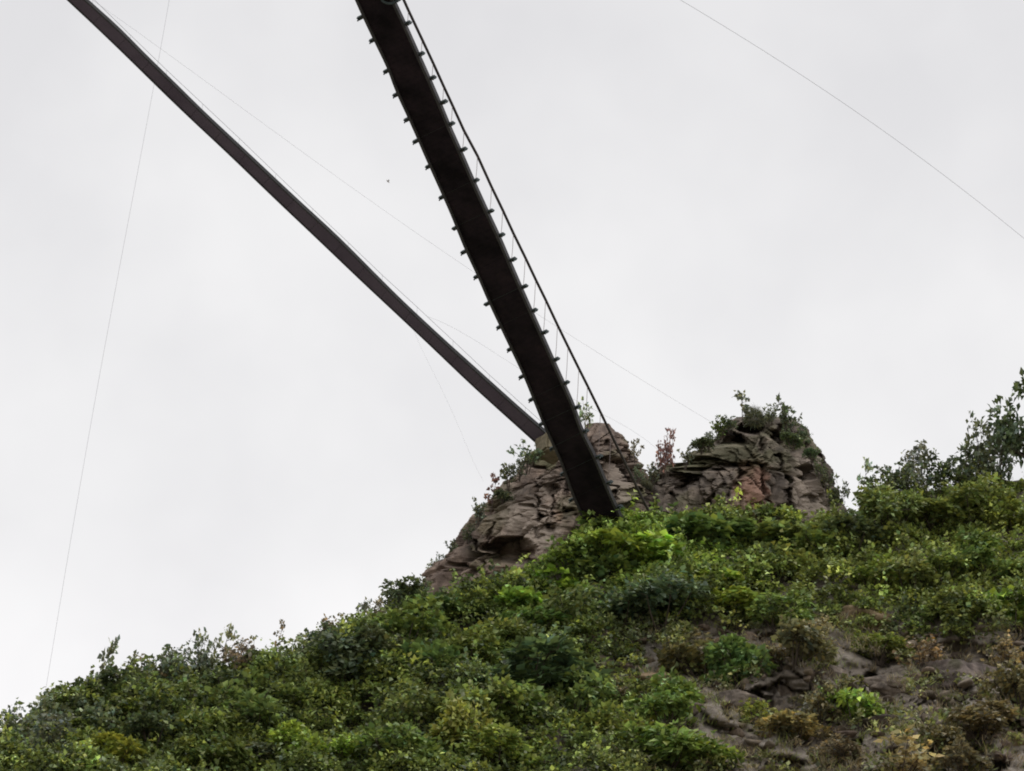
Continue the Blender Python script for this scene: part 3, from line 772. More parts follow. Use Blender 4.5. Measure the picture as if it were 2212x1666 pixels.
# ---- shrubs on the slope
for u, v, w, h, k, c, lb in [
    (1430, 1362, 130, 80, 'fine', 'teal', 'large blue green bush in the hollow under the creepers'),
    (1345, 1362, 100, 66, 'fine', 'teal', 'blue green bush left of the large one in the hollow'),
    (1165, 1530, 180, 140, 'broad', 'teal', 'large dark glossy shrub at the lower centre'),
    (1245, 1560, 120, 100, 'broad', 'green', 'glossy green shrub at the right side of the large dark one'),
    (1110, 1590, 120, 100, 'broad', 'green', 'green shrub at the lower left of the large dark glossy one'),
    (1850, 1572, 110, 88, 'broad', 'lime', 'lone lime green bush amid the dry right slope'),
    (1025, 1600, 110, 96, 'broad', 'yellow', 'yellow leaved shrub left of the large dark glossy one'),
    (975, 1650, 120, 90, 'broad', 'yellow', 'yellow green shrub near the bottom edge left of centre'),
    (1070, 1670, 120, 80, 'broad', 'yellow', 'yellow green shrub at the bottom edge under the dark glossy one'),
    (715, 1670, 120, 86, 'broad', 'bright', 'bright green shrub at the bottom edge on the left half'),
    (640, 1680, 110, 80, 'broad', 'lime', 'lime leaved shrub at the bottom edge left of the bright one'),
    (895, 1600, 120, 90, 'fine', 'olive', 'olive shrub right of the dark rock hollow'),
    (930, 1480, 120, 84, 'broad', 'green', 'green shrub below the arched bush on the ridge'),
    (1010, 1450, 120, 84, 'broad', 'olive', 'olive shrub upslope of the yellow leaved one'),
    (1075, 1410, 120, 84, 'broad', 'yellow', 'yellow olive shrub in the middle of the slope left of the hollow'),
    (1150, 1380, 120, 80, 'broad', 'green', 'green shrub below the lower left end of the creepers'),
    (1240, 1350, 110, 74, 'broad', 'olive', 'olive shrub between the creepers and the dark rock'),
    (880, 1400, 110, 74, 'broad', 'olive', 'olive shrub just under the foot of the left outcrop'),
    (960, 1350, 110, 70, 'broad', 'green', 'green shrub tucked against the foot of the left outcrop'),
    (1040, 1330, 110, 66, 'broad', 'green', 'green shrub below the dark hollow in the left outcrop'),
    (820, 1460, 130, 88, 'fine', 'dark', 'dark shaded shrub below the ridge left of the outcrop'),
    (740, 1490, 130, 92, 'fine', 'dark', 'dark shrub below the twigs leaning left'),
    (660, 1530, 130, 92, 'fine', 'olive', 'dull olive shrub left of the dark rock hollow'),
    (580, 1560, 130, 92, 'broad', 'olive', 'olive shrub below the lone leaf tuft'),
    (500, 1600, 130, 92, 'broad', 'green', 'green shrub under the dark leafy ridge shrub'),
    (420, 1620, 130, 90, 'broad', 'olive', 'olive shrub in the lower left third'),
    (330, 1640, 130, 90, 'fine', 'dark', 'dark round shrub low on the left slope'),
    (250, 1670, 130, 84, 'broad', 'yellow', 'yellow olive shrub at the bottom left edge'),
    (560, 1660, 120, 84, 'fine', 'dark', 'dark green shrub left of the lime leaved one'),
    (470, 1690, 120, 84, 'broad', 'olive', 'dull olive shrub on the bottom edge in the left third'),
    (850, 1690, 120, 84, 'fine', 'green', 'green shrub on the bottom edge under the dark rock'),
    (1620, 1290, 110, 76, 'broad', 'green', 'green shrub above the tip of the lime creeper'),
    (1690, 1250, 110, 74, 'broad', 'olive', 'olive shrub below the orange patch of rock'),
    (1770, 1230, 110, 72, 'broad', 'olive', 'olive shrub upslope of the dark overhang'),
    (1850, 1200, 120, 76, 'fine', 'dark', 'dark olive shrub below the gap beside the grey outcrop'),
    (1930, 1170, 130, 80, 'fine', 'olive', 'smooth olive shrub under the right ridge beside the gap'),
    (2020, 1150, 130, 80, 'fine', 'olive', 'smooth olive shrub under the middle of the right ridge'),
    (2110, 1140, 130, 80, 'fine', 'olive', 'smooth olive shrub under the large airy ridge shrub'),
    (2190, 1150, 120, 80, 'broad', 'yellow', 'yellow olive shrub below the tree on the right edge'),
    (1890, 1275, 90, 70, 'broad', 'yellow', 'yellow rounded shrub right of the dark overhang'),
    (1960, 1290, 100, 74, 'broad', 'olive', 'olive shrub upslope of the pale edged rock'),
    (2040, 1260, 120, 76, 'broad', 'olive', 'olive shrub in the middle of the upper right slope'),
    (2120, 1250, 120, 80, 'broad', 'green', 'green shrub near the right edge of the upper slope'),
    (2200, 1280, 110, 80, 'broad', 'green', 'green shrub touching the right edge of the upper slope'),
    (2195, 1370, 110, 84, 'broad', 'bright', 'bright green shrub touching the right edge mid slope'),
    (2090, 1370, 120, 80, 'broad', 'olive', 'olive shrub above the broad dark rock face'),
    (1680, 1360, 110, 80, 'broad', 'green', 'green shrub left of the dark overhang'),
    (1720, 1430, 100, 74, 'broad', 'olive', 'olive shrub above the upright grey slab'),
    (1520, 1470, 120, 72, 'broad', 'olive', 'olive shrub right of the pinkish rock'),
    (1600, 1500, 120, 80, 'broad', 'green', 'green shrub left of the upright grey slab'),
    (1770, 1580, 110, 84, 'fine', 'olive', 'olive shrub left of the lone lime bush'),
    (1440, 1580, 120, 84, 'broad', 'green', 'green shrub below the pinkish brown rock'),
    (1330, 1640, 110, 84, 'fine', 'olive', 'dull olive shrub right of the glossy green one'),
    (1430, 1680, 130, 84, 'broad', 'green', 'pale edged green shrub on the bottom edge left of the grey stones'),
    (1520, 1670, 110, 76, 'broad', 'green', 'green shrub on the bottom edge beside the grey stones'),
    (2120, 1600, 130, 84, 'broad', 'olive', 'olive shrub below the broad dark rock face'),
    (2030, 1640, 110, 74, 'fine', 'olive', 'olive shrub right of the large tan dry mound'),
    (2200, 1540, 100, 80, 'fine', 'olive', 'olive shrub at the right edge beside the dark rock'),
]:
    f1, f2 = random.uniform(1.0, 1.8), random.uniform(.85, 1.7)
    if u > 1400 and v > 1380 and c == 'olive':
        c = 'drab'
    plant('slope_shrub', k, u, v + 6, w * f1, h * f2, c, lb, 'shrub', G_SLOPE, lean=random.uniform(-.35, .4))

# ---- grass tufts
for u, v, w, h, c, lb in [
    (1940, 1690, 190, 90, 'tan', 'large tan dry mound on the bottom edge right of centre'),
    (1780, 1400, 100, 60, 'tan', 'straw dry tuft on the tan ledge'),
    (1900, 1430, 120, 64, 'yellow', 'yellow dry tuft below the tan ledge'),
    (1690, 1450, 90, 50, 'tan', 'straw tuft just above the upright grey slab'),
    (1720, 1610, 150, 80, 'tan', 'dull straw mound left below the lone lime bush'),
    (1390, 1620, 110, 64, 'tan', 'brown dry tuft below the pinkish brown rock'),
    (1340, 1530, 90, 54, 'brown', 'brown dry tuft between the glossy shrub and the pinkish rock'),
    (2000, 1440, 120, 56, 'brown', 'brown tuft above the broad dark rock face'),
    (2170, 1440, 110, 56, 'tan', 'straw tuft near the right edge above the dark rock'),
    (1500, 1410, 100, 50, 'brown', 'brown tuft left of the small tan rock step'),
    (1600, 1440, 90, 46, 'yellow', 'yellowish tuft under the small tan rock step'),
    (2080, 1680, 120, 70, 'brown', 'brown tuft on the bottom edge in the right corner'),
    (1640, 1570, 110, 56, 'yellow', 'yellow green tuft above the grey stones'),
    (1810, 1660, 110, 60, 'brown', 'brown tuft left of the large tan dry mound'),
]:
    plant('dry_tuft', random.choice(['fine', 'lacy', 'lacy', 'fine']), u, v, w * 1.1, h * 1.0, c, lb, 'dry tuft', G_GRASS)

# ------------------------------------------------------------------ undergrowth that nobody could count
P_, D_, N_, L_, W_, T_ = [], [], [], [], [], []
Gp, Gd, Gn, Gl, Gt = [], [], [], [], []
nl = 9000
uu = rng.uniform(-420, 2800, nl); vv = crest(uu) + 6 + (np.maximum(1840, crest(uu) + 60) - crest(uu)) * rng.uniform(0, 1, nl) ** 1.0
patch = fbm(np.stack([uu / 120, vv / 80, 0 * uu], 1), 3, 71); patch2 = fbm(np.stack([uu / 60, vv / 45, 0 * uu + 5], 1), 3, 75)
dry = smooth(1230, 1560, uu) * smooth(1300, 1430, vv + (uu - 1700) * -.05) * .95
dry = np.clip(dry + patch * .5 * (dry > .05), 0, 1)
brt = np.exp(-(((uu - 1340) / 230) ** 2 + ((vv - 1220) / 70) ** 2))
yel = smooth(-.1, .45, patch2) * .8
pal = {k: np.array(v) for k, v in COL.items()}
base_pts = at(uu, vv, surf_depth(uu, vv))
mound = np.clip(fbm(np.stack([uu / 85, vv / 52, 0 * uu + 12], 1), 3, 91) * 2.2 + .15, 0, 1.1) * (1 - .55 * dry) * smooth(0, 60, vv - crest(uu))
base_pts = base_pts + mound[:, None] * np.array([0, -.75, .75])
for i in range(nl):
    c = pal['olive'] * (1 - yel[i]) + pal['green'] * yel[i]
    if rng.uniform() < .16:
        c = pal['yellow']
    if rng.uniform() < .22:
        c = pal['dark']
    if uu[i] > 1700 and vv[i] < 1330:
        c = c * .55 + pal['yellow'] * .4
    c = c * (1 - brt[i] * .7) + pal['bright'] * brt[i] * .7
    d = dry[i]
    if d > .35 and rng.uniform() < .5 * d:
        continue
    c = c * (1 - .6 * d) + pal['drab'] * .6 * d
    if d > .25 and rng.uniform() < d * .9:
        mixk = rng.uniform()
        g = pal['brown'] if mixk < .38 else (pal['tan'] * .85 if mixk < .7 else pal['yellow'] * .8)
        n = int(rng.uniform(18, 40)); R = rng.uniform(.3, .75)
        o = rng.normal(0, R * .5, (n, 3)) * np.array([1, .6, .3])
        dd = np.stack([rng.normal(0, .5, n), rng.normal(-.35, .4, n), rng.uniform(.3, 1, n)], 1)
        Gp.append(base_pts[i] + o); Gd.append(dd); Gn.append(unit(n) + np.array([0, -.6, .3])); Gl.append(rng.uniform(.2, .5, n)); Gt.append(g * tints(n, .3, .1))
        continue
    n = int(rng.uniform(30, 56)); R = rng.uniform(.25, .7); tall = rng.uniform(.7, 1.9)
    q = unit(n); q[:, 1] -= .35; q[:, 2] = np.abs(q[:, 2]) * .8 + .05; q /= np.linalg.norm(q, axis=1, keepdims=True)
    P_.append(base_pts[i] + np.array([0, -.12, .1]) + q * (R * rng.uniform(.5, 1.1, n))[:, None] * np.array([1.1, .8, .8 * tall]))
    D_.append(q * .8 + unit(n) * .8 + np.array([0, -.2, -.2])); N_.append(q * .6 + unit(n) * .45 + np.array([0, -.15, .75]))
    if rng.uniform() < .16:          # upright leads standing out of the tangle
        hgt = rng.uniform(.8, 1.9); m = int(rng.uniform(16, 30)); tt = rng.uniform(.1, 1, m)[:, None]
        off = rng.normal(0, .22, 3); off[2] = 1.0
        P_.append(base_pts[i] + np.array([0, -.2, 0]) + off * tt * hgt + rng.normal(0, .07, (m, 3))); D_.append(unit(m) + np.array([0, -.2, .35]))
        N_.append(unit(m) * .6 + np.array([0, -.2, .7])); Lm = rng.uniform(.1, .24, m) * (1.15 - .5 * tt[:, 0]); L_.append(Lm); W_.append(Lm * .34)
        T_.append(c * tints(m, .4, .1) * np.exp(rng.normal(0, .3)))
    L = rng.uniform(.12, .31, n) * (1.0 + .3 * brt[i]); L_.append(L); W_.append(L * .38); T_.append(c * tints(n, .45, .1) * np.exp(rng.normal(0, .33)))
V, F, T = leaves(np.vstack(P_), np.vstack(D_), np.vstack(N_), np.concatenate(L_), np.concatenate(W_), np.vstack(T_))
ug = link('undergrowth', np_mesh('undergrowth', V, F, T), M_leaf); ug.color = (1, 1, 1, 1)
tag(ug, 'tangled low green undergrowth covering the hillside', 'undergrowth', kind='stuff')
V, F, T = leaves(np.vstack(Gp), np.vstack(Gd), np.vstack(Gn), np.concatenate(Gl), .018, np.vstack(Gt), droop=.25)
dg = link('dry_grass', np_mesh('dry_grass', V, F, T), M_leaf); dg.color = (1, 1, 1, 1)
tag(dg, 'thin brown dry grass on the lower right slope', 'dry grass', kind='stuff')

bm = bmesh.new(); bmesh.ops.create_icosphere(bm, subdivisions=3, radius=1)
SP = np.array([q.co[:] for q in bm.verts]); SF = np.array([[x.index for x in f.verts] for f in bm.faces]); bm.free()
RV_, RF_, RT_, off = [], [], [], 0
for i in range(620):
    u = rng.uniform(1250, 2600); v = rng.uniform(1330, 1760)
    if i % 6 == 0:
        u = rng.uniform(600, 1300); v = rng.uniform(1400, 1760)
    q = chipped(SP, 900 + i, 10) * np.array([rng.uniform(.7, 1.5), 1, rng.uniform(.35, .8)]) * rng.uniform(.08, .42)
    RV_.append(q + on_slope(u, v) + np.array([0, -.1, .02])); RF_.append(SF + off); off += len(SP)
    RT_.append(np.zeros((len(SP), 3)) + np.array([0, rng.uniform(0, .35), rng.uniform(0, .8) if rng.uniform() < .35 else 0]))
rb = link('rubble', np_mesh('rubble', np.vstack(RV_), np.vstack(RF_), np.vstack(RT_), tint_name='stain'), M_rock)
tag(rb, 'loose grey brown stones strewn over the dry right slope', 'rubble', kind='stuff')

# ------------------------------------------------------------------ the black footbridge with its cross beams
LE = [(691, -190), (754, -40), (771, 0), (783, 27), (807, 78), (840, 145), (856, 192), (881, 245), (903, 294), (916, 325), (976, 459), (1007, 537), (1035, 596), (1058, 651),
      (1135, 813), (1176, 916), (1213, 996), (1238, 1068), (1262, 1120), (1296, 1190), (1310, 1225)]
RE = [(765, -195), (832, -35), (850, 6), (875, 59), (903, 122), (926, 173), (952, 233), (971, 280), (995, 333), (1023, 398), (1054, 466), (1080, 521), (1103, 576), (1135, 649),
      (1208, 813), (1238, 879), (1254, 929), (1286, 991), (1313, 1059), (1336, 1110), (1368, 1180), (1382, 1210)]
LEu, LEv = np.array(LE, float).T; REu, REv = np.array(RE, float).T
DV = 30.0                                # how much higher the right end of a cross beam stands in the survey


def deck_depth(v):
    return 186 + 18.0 * np.asarray(v, float) / 1190


def deck_pair(v):
    """left and right edge of the deck, level with each other"""
    lu = np.interp(v, LEv, LEu); ru = np.interp(v - DV, REv, REu)
    Lp = at(lu, v, deck_depth(v))
    out = []
    for a, b_, p in zip(np.atleast_1d(ru), np.atleast_1d(v - DV), np.atleast_2d(Lp)):
        d0 = at(a, b_, 1.0) - CAM
        out.append(CAM + d0 * ((p[2] - CAM[2]) / d0[2]))   # the right edge lies level with the left one
    return np.atleast_2d(Lp), np.array(out)


vs = np.linspace(-150, 1212, 102)
Lp, Rp = deck_pair(vs)
# even out survey jitter
for A in (Lp, Rp):
    for _ in range(2):
        A[1:-1] = A[1:-1] * .5 + (A[:-2] + A[2:]) * .25
side = Rp - Lp; width = np.linalg.norm(side, axis=1); side = side / width[:, None]
cen = (Lp + Rp) / 2; tanv = np.gradient(cen, axis=0); upv = np.cross(side, tanv); upv /= np.linalg.norm(upv, axis=1, keepdims=True)
upv *= np.sign(upv[:, 2:3])
hw = float(np.mean(width)) / 2
half = (width / 2)[:, None]
bridge = thing('footbridge', 'black footbridge with cross beams poking out along both edges, seen from below', 'footbridge', tuple(cen[-1]))


def under(o, root):
    o.parent = root; o.matrix_parent_inverse = Matrix.Translation(-root.location); return o


def bl(name, me, m, root=None):
    root = root or bridge
    o = link(name, me, m); o.parent = root
    p = root
    off = Vector((0, 0, 0))
    while p is not None:
        off += p.location; p = p.parent
    o.location = -off
    return o


prof = [(-1, 0), (1, 0), (1, .07), (-1, .07)]
pl = []
n = len(cen)
# planks laid side by side, every one a little different in height
cum = np.concatenate([[0], np.cumsum(np.linalg.norm(np.diff(cen, axis=0), axis=1))]); tot = cum[-1]


def along(s):
    f = lambda A: np.stack([np.interp(s, cum, A[:, k]) for k in range(3)], -1)
    return f(cen), f(side), f(upv), np.interp(s, cum, width / 2)


s = 0.0
while s < tot - .3:
    w = .28 + random.uniform(-.03, .03)
    P2, S2, U2, h2 = along(np.array([s + .004, s + w - .004]))
    z = random.uniform(-.008, .008); e = h2 - .04 + random.uniform(-.02, .02)
    V = []
    for i in range(2):
        for a, zz in ((-1, z), (1, z), (1, z + .06), (-1, z + .06)):
            V.append(P2[i] + S2[i] * e[i] * a + U2[i] * zz)
    pl.append((V, [[0, 1, 5, 4], [1, 2, 6, 5], [2, 3, 7, 6], [3, 0, 4, 7], [3, 2, 1, 0], [4, 5, 6, 7]]))
    s += w
P2, S2, U2, h2 = along(np.linspace(0, tot, 80))
pl.append(sweep_box(P2, S2 * (h2 - .05)[:, None], U2, [(-1, .075), (1, .075), (1, .11), (-1, .11)]))
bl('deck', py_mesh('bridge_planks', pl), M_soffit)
for sgn in (-1, 1):
    E = P2 + S2 * (h2 * sgn)[:, None]
    bl('edge_beam', py_mesh('edge_beam', [sweep_box(E, S2, U2, [(-.07, -.07), (.07, -.07), (.07, .16), (-.07, .16)])]), M_beam)
beam_v = [-122, -68, -16, 36, 86, 152, 204, 257, 303, 359, 425, 492, 543, 597, 655, 706, 754, 812, 862, 915, 967, 1022, 1078, 1130]
cenv = project(cen)[1]
beams = []
for bv in beam_v:
    l0, r0 = deck_pair(np.array([float(bv)])); l0, r0 = l0[0], r0[0]
    d = r0 - l0; wlen = np.linalg.norm(d); d /= wlen
    t = np.cross(d, np.array([0, 0, 1.0])); t /= np.linalg.norm(t)
    k = int(np.argmin(np.linalg.norm(cen - (l0 + r0) / 2, axis=1))); u_ = upv[k]
    e1, e2 = .36 + random.uniform(-.05, .06), .34 + random.uniform(-.05, .06)
    pts = np.array([l0 - d * e1 - u_ * .03, l0 - d * .05, l0 + d * .2, r0 - d * .2, r0 + d * .05, r0 + d * e2 - u_ * .01])
    V, Fq = sweep_box(pts, np.repeat(t[None], 6, 0), np.repeat(u_[None], 6, 0), [(-.1, .035), (.1, .035), (.1, .17), (-.1, .17)])
    o = bl('cross_beam', py_mesh('cross_beam', [(V, Fq)]), M_stub)
    beams.append((l0 - d * .16, r0 + d * .16, u_))
    if random.random() < .8:
        pv = []
        for q in (l0 - d * (e1 - .04), r0 + d * (e2 - .04)):
            pv.append(tube(np.stack([q - u_ * .12, q + u_ * .1]), .035, 6))
        for q in pv:
            bl('clamp_bolt', py_mesh('clamp_bolt', [q]), M_stub, o)
# the cables that carry the deck
CB = [(790, -190), (862, -22), (871, 0), (881, 20), (928, 120), (958, 186), (1003, 284), (1026, 325), (1054, 388), (1080, 441), (1105, 496), (1129, 545), (1152, 594), (1180, 651), (1200, 694),
      (1248, 792), (1289, 874), (1325, 949), (1361, 1025), (1386, 1075), (1411, 1125)]
CBu, CBv = np.array(CB, float).T
tops = []
for l0, r0, u_ in beams:
    best = None
    for hgt in np.linspace(.3, 6, 400):
        pu, pv, _ = project(r0 + np.array([0, 0, hgt]))
        if pu - np.interp(pv, CBv, CBu) > 0:
            best = hgt; break
    tops.append(best if best else 2.0)
hs = np.array(tops)
cabR = np.array([b[1] + np.array([0, 0, h]) for b, h in zip(beams, hs)])
cabL = np.array([b[0] + np.array([0, 0, h]) for b, h in zip(beams, hs)])
endR = at(1411, 1125, float(project(cabR[-1])[2]) + 1.5); 
keep = [i for i in range(len(cabR)) if project(cabR[i])[1] < 985]
first = cabR[0] + (cabR[0] - cabR[1]) * 1.2
pathR = np.vstack([[cabR[0] + (cabR[0] - cabR[1]) * .6], cabR[keep], [endR], [endR + (endR - cabR[keep[-1]]) * .5]])
pathL = np.vstack([[cabL[0] + (cabL[0] - cabL[1]) * 1.2], cabL[keep], [cabL[keep[-1]] + (endR - cabR[keep[-1]]) * 1.2]])
cabs = []
for Pth in (pathR, pathL):
    cabs.append(bl('main_cable', py_mesh('main_cable', [tube(Pth, .068, 8)], True), M_cable))
for i in keep:
    for cabo, top, foot in ((cabs[0], cabR[i], beams[i][1]), (cabs[1], cabL[i], beams[i][0])):
        bl('hanger', py_mesh('hanger', [tube(np.stack([foot - np.array([0, 0, .05]), foot * .6 + top * .4 + np.array([.015, 0, 0]), top]), .0125, 5)]), M_hanger)
        q = Pth
        bl('clamp', py_mesh('clamp', [tube(np.stack([top - (pathR[4] - pathR[3]) * .06, top + (pathR[4] - pathR[3]) * .06]), .066, 8)]), M_cable, cabo)
# the steel ring on the deck edge at the top of the picture
ringc = at(842, -3, float(deck_depth(20)) - .9)
rp = np.array([ringc + .40 * (math.cos(a) * RV * .9 + math.sin(a) * UV * .55) for a in np.linspace(0, 2 * math.pi, 25)])
bl('bracket', py_mesh('bracket', [tube(rp, .06, 6)]), M_stub)

# ------------------------------------------------------------------ the slim bridge to the left
LL = [(-50, -190), (115, -30), (146, 0), (193, 43), (269, 116), (334, 180), (403, 247), (487, 325), (600, 434), (689, 518), (784, 609), (829, 651), (923, 739), (1019, 831), (1103, 907), (1166, 963), (1215, 1010)]
UU = [(-30, -192), (160, -22), (181, 0), (254, 63), (306, 118), (371, 180), (434, 243), (522, 325), (638, 434), (725, 513), (820, 609), (862, 651), (950, 733), (1046, 819), (1127, 892), (1186, 942), (1232, 985)]
LLu, LLv = np.array(LL, float).T; UUu, UUv = np.array(UU, float).T


def deck2_depth(v):
    return 198.5 + 8.5 * np.asarray(v, float) / 960


vs2 = np.linspace(-150, 985, 70)
lu = np.interp(vs2, LLv, LLu); A0 = at(lu, vs2, deck2_depth(vs2))
dv2 = 19.0
ru = np.interp(vs2 - dv2, UUv, UUu)
A1 = []
for a, b_, p in zip(ru, vs2 - dv2, A0):
    d0 = at(a, b_, 1.0) - CAM
    A1.append(CAM + d0 * ((p[2] - CAM[2]) / d0[2]))
A1 = np.array(A1)
for A in (A0, A1):
    for _ in range(3):
        A[1:-1] = A[1:-1] * .5 + (A[:-2] + A[2:]) * .25
c2 = (A0 + A1) / 2; sd2 = A1 - A0; w2 = np.linalg.norm(sd2, axis=1); sd2 /= w2[:, None]
t2 = np.gradient(c2, axis=0); up2 = np.cross(sd2, t2); up2 /= np.linalg.norm(up2, axis=1, keepdims=True); up2 *= np.sign(up2[:, 2:3])
slim = thing('footbridge', 'slim smooth purplish grey footbridge slanting down from the top left corner', 'footbridge', tuple(c2[-1]))
cum2 = np.concatenate([[0], np.cumsum(np.linalg.norm(np.diff(c2, axis=0), axis=1))]); tot2 = cum2[-1]
g2 = lambda s_, A: np.stack([np.interp(s_, cum2, A[:, k]) for k in range(3)], -1)
parts = []; s = 0.0
while s < tot2 - .2:
    w = 1.62
    e = min(s + w - .012, tot2); ss = np.linspace(s, e, 4)
    z = random.uniform(-.006, .006); hh = (np.interp(ss, cum2, w2) / 2 - .05 + random.uniform(-.012, .012))
    parts.append(sweep_box(g2(ss, c2) + g2(ss, up2) * z, g2(ss, sd2) * hh[:, None], g2(ss, up2), [(-1, 0), (1, 0), (1, .09), (-1, .09)])); s += w
ss = np.linspace(0, tot2, 50); hh = np.interp(ss, cum2, w2) / 2
parts.append(sweep_box(g2(ss, c2), g2(ss, sd2) * (hh - .06)[:, None], g2(ss, up2), [(-1, .10), (1, .10), (1, .13), (-1, .13)]))
bl('deck', py_mesh('slim_deck', parts), M_deck2, slim)
for sg in (-1, 1):
    bl('edge_beam', py_mesh('edge_beam', [sweep_box(g2(ss, c2) + g2(ss, sd2) * (hh * sg)[:, None], g2(ss, sd2), g2(ss, up2), [(-.05, -.02), (.05, -.02), (.05, .15), (-.05, .15)])]), M_edge2, slim)
# rope handrails
HR = [(0, -200), (185, -18), (204, 0), (342, 135), (497, 280), (657, 434), (770, 541), (852, 620), (937, 696), (998, 755), (1088, 839), (1162, 904), (1210, 948)]
hp = np.array(HR, float)
pos = np.arange(1.0, tot2 - 1.5, 2.45)
hand = [[], []]
for x in pos:
    xs = np.array([x]); hw_ = np.interp(xs, cum2, w2)[0] / 2
    for j, sg in ((0, 1), (1, -1)):
        foot = (g2(xs, c2) + g2(xs, sd2) * hw_ * sg)[0]
        if j == 0:
            hgt = .7
            for h_ in np.linspace(.1, 2, 200):
                pu, pv, _ = project(foot + np.array([0, 0, h_]))
                if pv < np.interp(pu, hp[:, 0], hp[:, 1]):
                    hgt = h_; break
        top = foot + np.array([0, 0, hgt]); hand[j].append(top)
        if j == 0 or True:
            bl('post', py_mesh('post', [tube(np.stack([foot - np.array([0, 0, .02]), top]), .005, 5)]), M_wire, slim)
for j in (0, 1):
    H = np.array(hand[j]); H = np.vstack([H[0] + (H[0] - H[1]) * .9, H, H[-1] + (H[-1] - H[-2]) * .6])
    bl('handrail_rope', py_mesh('handrail_rope', [tube(H, .009, 5)]), M_wire, slim)

# concrete block that takes the end of the slim bridge
ba = at(1190, 968, 206.2)
bm = bmesh.new(); bmesh.ops.create_cube(bm, size=1)
bmesh.ops.scale(bm, vec=(1.2, 1.3, 1.0), verts=bm.verts)
bmesh.ops.bevel(bm, geom=bm.edges[:], offset=.1, segments=2, affect='EDGES')
bmesh.ops.subdivide_edges(bm, edges=bm.edges[:], cuts=3, use_grid_fill=True)
for q in bm.verts:
    q.co += q.co.normalized() * float(fbm(np.array([q.co[:]]) * 2.2, 3, 55)[0]) * .13
me = bpy.data.meshes.new('anchor_block'); bm.to_mesh(me); bm.free()
o = link('anchor_block', me, M_concrete, loc=tuple(ba)); o.rotation_euler = (0, 0, .5)
tag(o, 'weathered mossy tan block where the slim bridge meets the rock', 'anchor block')

# ------------------------------------------------------------------ wires


def wire(label, pts, D0, D1, r, name='wire'):
    p = np.array(pts, float)
    t = np.concatenate([[0], np.cumsum(np.linalg.norm(np.diff(p, axis=0), axis=1))]); t /= t[-1]
    tt = np.linspace(0, 1, 40)
    # smooth course through the surveyed spots
    co = np.polyfit(t, p, min(4, len(p) - 1))
    q = np.stack([np.polyval(co[:, k], tt) for k in range(2)], 1)
    P = at(q[:, 0], q[:, 1], D0 + (D1 - D0) * tt)
    o = link(name, py_mesh(name, [tube(P - P[-1], r, 5)], True), M_wire, loc=tuple(P[-1]))
    return tag(o, label, 'wire', 'thin wires strung across the sky')


wire('thin wire dropping steeply down the left side to the left ridge', [(398, -200), (365, 0), (342, 135), (330, 198), (250, 620), (180, 1010), (95, 1510), (82, 1590)], 214, float(surf_depth(82, 1590)), .0055)
wire('thin wire sagging from the top edge to the right edge', [(1290, -105), (1470, 0), (1640, 103), (1840, 236), (2030, 374), (2212, 512), (2500, 765), (2770, 1005)], 192, float(surf_depth(2770, 1005)), .0075)
wire('faint wire passing behind both bridges to the top of the grey outcrop', [(60, -95), (234, 27), (291, 65), (359, 114), (412, 149), (540, 247), (798, 434), (889, 495), (976, 557), (1227, 719), (1334, 788), (1425, 847), (1526, 906), (1585, 940)], 214, 208.5, .0042)
wire('faint wire from the slim bridge handrail to the saddle between the outcrops', [(925, 683), (949, 696), (1107, 786), (1316, 904), (1412, 961), (1445, 1000)], 204.5, 207.5, .0038)
wire('very faint stay wire from under the slim bridge to the rock edge', [(893, 715), (905, 735), (941, 819), (980, 892), (1007, 964), (1045, 1040)], 206, 206, .0024)

# ------------------------------------------------------------------ a bird
bc = at(838, 392, 176)
body = []
xs = np.linspace(-.1, .1, 9); rad = np.array([.004, .012, .02, .025, .026, .022, .017, .014, .003])
body.append(tube(np.stack([xs, xs * 0, xs * .05], 1), rad, 8))
bird = thing('bird', 'tiny grey bird in flight between the two bridges', 'bird', tuple(bc)); bird.rotation_euler = (.3, .7, .4)
bb = link('body', py_mesh('bird_body', body, True), M_bird, bird)
for sg in (-1, 1):
    Vw = [(.03, 0, .01), (-.03, 0, .01), (-.02, sg * .09, .035), (.035, sg * .08, .035), (-.035, sg * .17, .02), (-.02, sg * .17, .02)]
    Vw2 = [(a, b_, c_ + .006) for a, b_, c_ in Vw]
    Fw = [[0, 1, 2, 3], [3, 2, 4, 5], [9, 8, 7, 6], [11, 10, 8, 9]] + [[0, 3, 9, 6], [3, 5, 11, 9], [1, 7, 8, 2], [2, 8, 10, 4], [4, 10, 11, 5], [0, 6, 7, 1]]
    link('wing', py_mesh('bird_wing', [(Vw + Vw2, Fw)]), M_bird, bird)

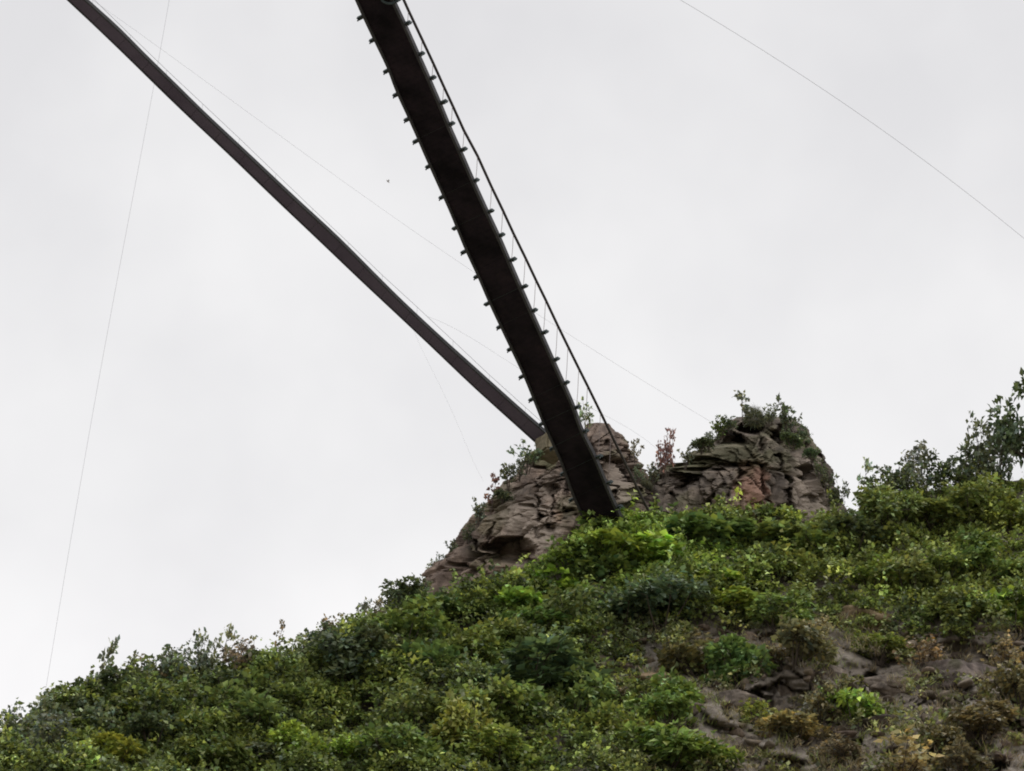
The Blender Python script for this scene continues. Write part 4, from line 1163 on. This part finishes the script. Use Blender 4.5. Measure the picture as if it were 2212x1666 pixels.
# ------------------------------------------------------------------ overcast daylight
w = bpy.data.worlds.new('World'); sc.world = w; w.use_nodes = True
nt = w.node_tree; bg = nt.nodes['Background']
SUN_EL, SUN_AZ = math.radians(72), math.radians(125)
sky = N(nt, 'ShaderNodeTexSky', sky_type='NISHITA', sun_disc=False, sun_elevation=SUN_EL, sun_rotation=SUN_AZ)
tc = N(nt, 'ShaderNodeTexCoord')
cl = N(nt, 'ShaderNodeTexNoise'); cl.inputs['Scale'].default_value = 13; cl.inputs['Detail'].default_value = 4; cl.inputs['Roughness'].default_value = .5
nt.links.new(tc.outputs['Generated'], cl.inputs['Vector'])
sep = N(nt, 'ShaderNodeSeparateXYZ'); nt.links.new(tc.outputs['Generated'], sep.inputs[0])
grad = ramp(nt, sep.outputs[2], [(.0, (.9, .9, .905)), (.425, (1.02, 1.005, 1.01)), (.50, (.9, .895, .9)), (.60, (.82, .815, .825)), (1.0, (.8, .8, .81))])
cm = ramp(nt, cl.outputs[0], [(.36, (.93, .93, .94)), (.64, (1.04, 1.04, 1.04))])
cloud = mixc(nt, 1.0, grad, cm, 'MULTIPLY')
up = N(nt, 'ShaderNodeVectorMath', operation='SCALE'); up.inputs['Scale'].default_value = 10.0
nt.links.new(cloud, up.inputs[0])
nt.links.new(mixc(nt, .985, sky.outputs[0], up.outputs[0]), bg.inputs[0]); bg.inputs[1].default_value = .1
ld = bpy.data.lights.new('sun', 'SUN'); ld.energy = 1.5; ld.angle = math.radians(25); ld.color = (1, .97, .92)
sun = bpy.data.objects.new('sun', ld); C.objects.link(sun)
sd = Vector((math.sin(SUN_AZ) * math.cos(SUN_EL), math.cos(SUN_AZ) * math.cos(SUN_EL), math.sin(SUN_EL)))
sun.rotation_euler = sd.to_track_quat('Z', 'Y').to_euler()

sc.render.engine = 'CYCLES'
sc.cycles.filter_width = 1.9
sc.cycles.max_bounces = 6; sc.cycles.diffuse_bounces = 4; sc.cycles.transparent_max_bounces = 4
sc.cycles.use_denoising = True; sc.cycles.denoiser = 'OPENIMAGEDENOISE'
sc.view_settings.view_transform = 'Standard'; sc.view_settings.look = 'None'
sc.view_settings.exposure = 0; sc.view_settings.gamma = 1
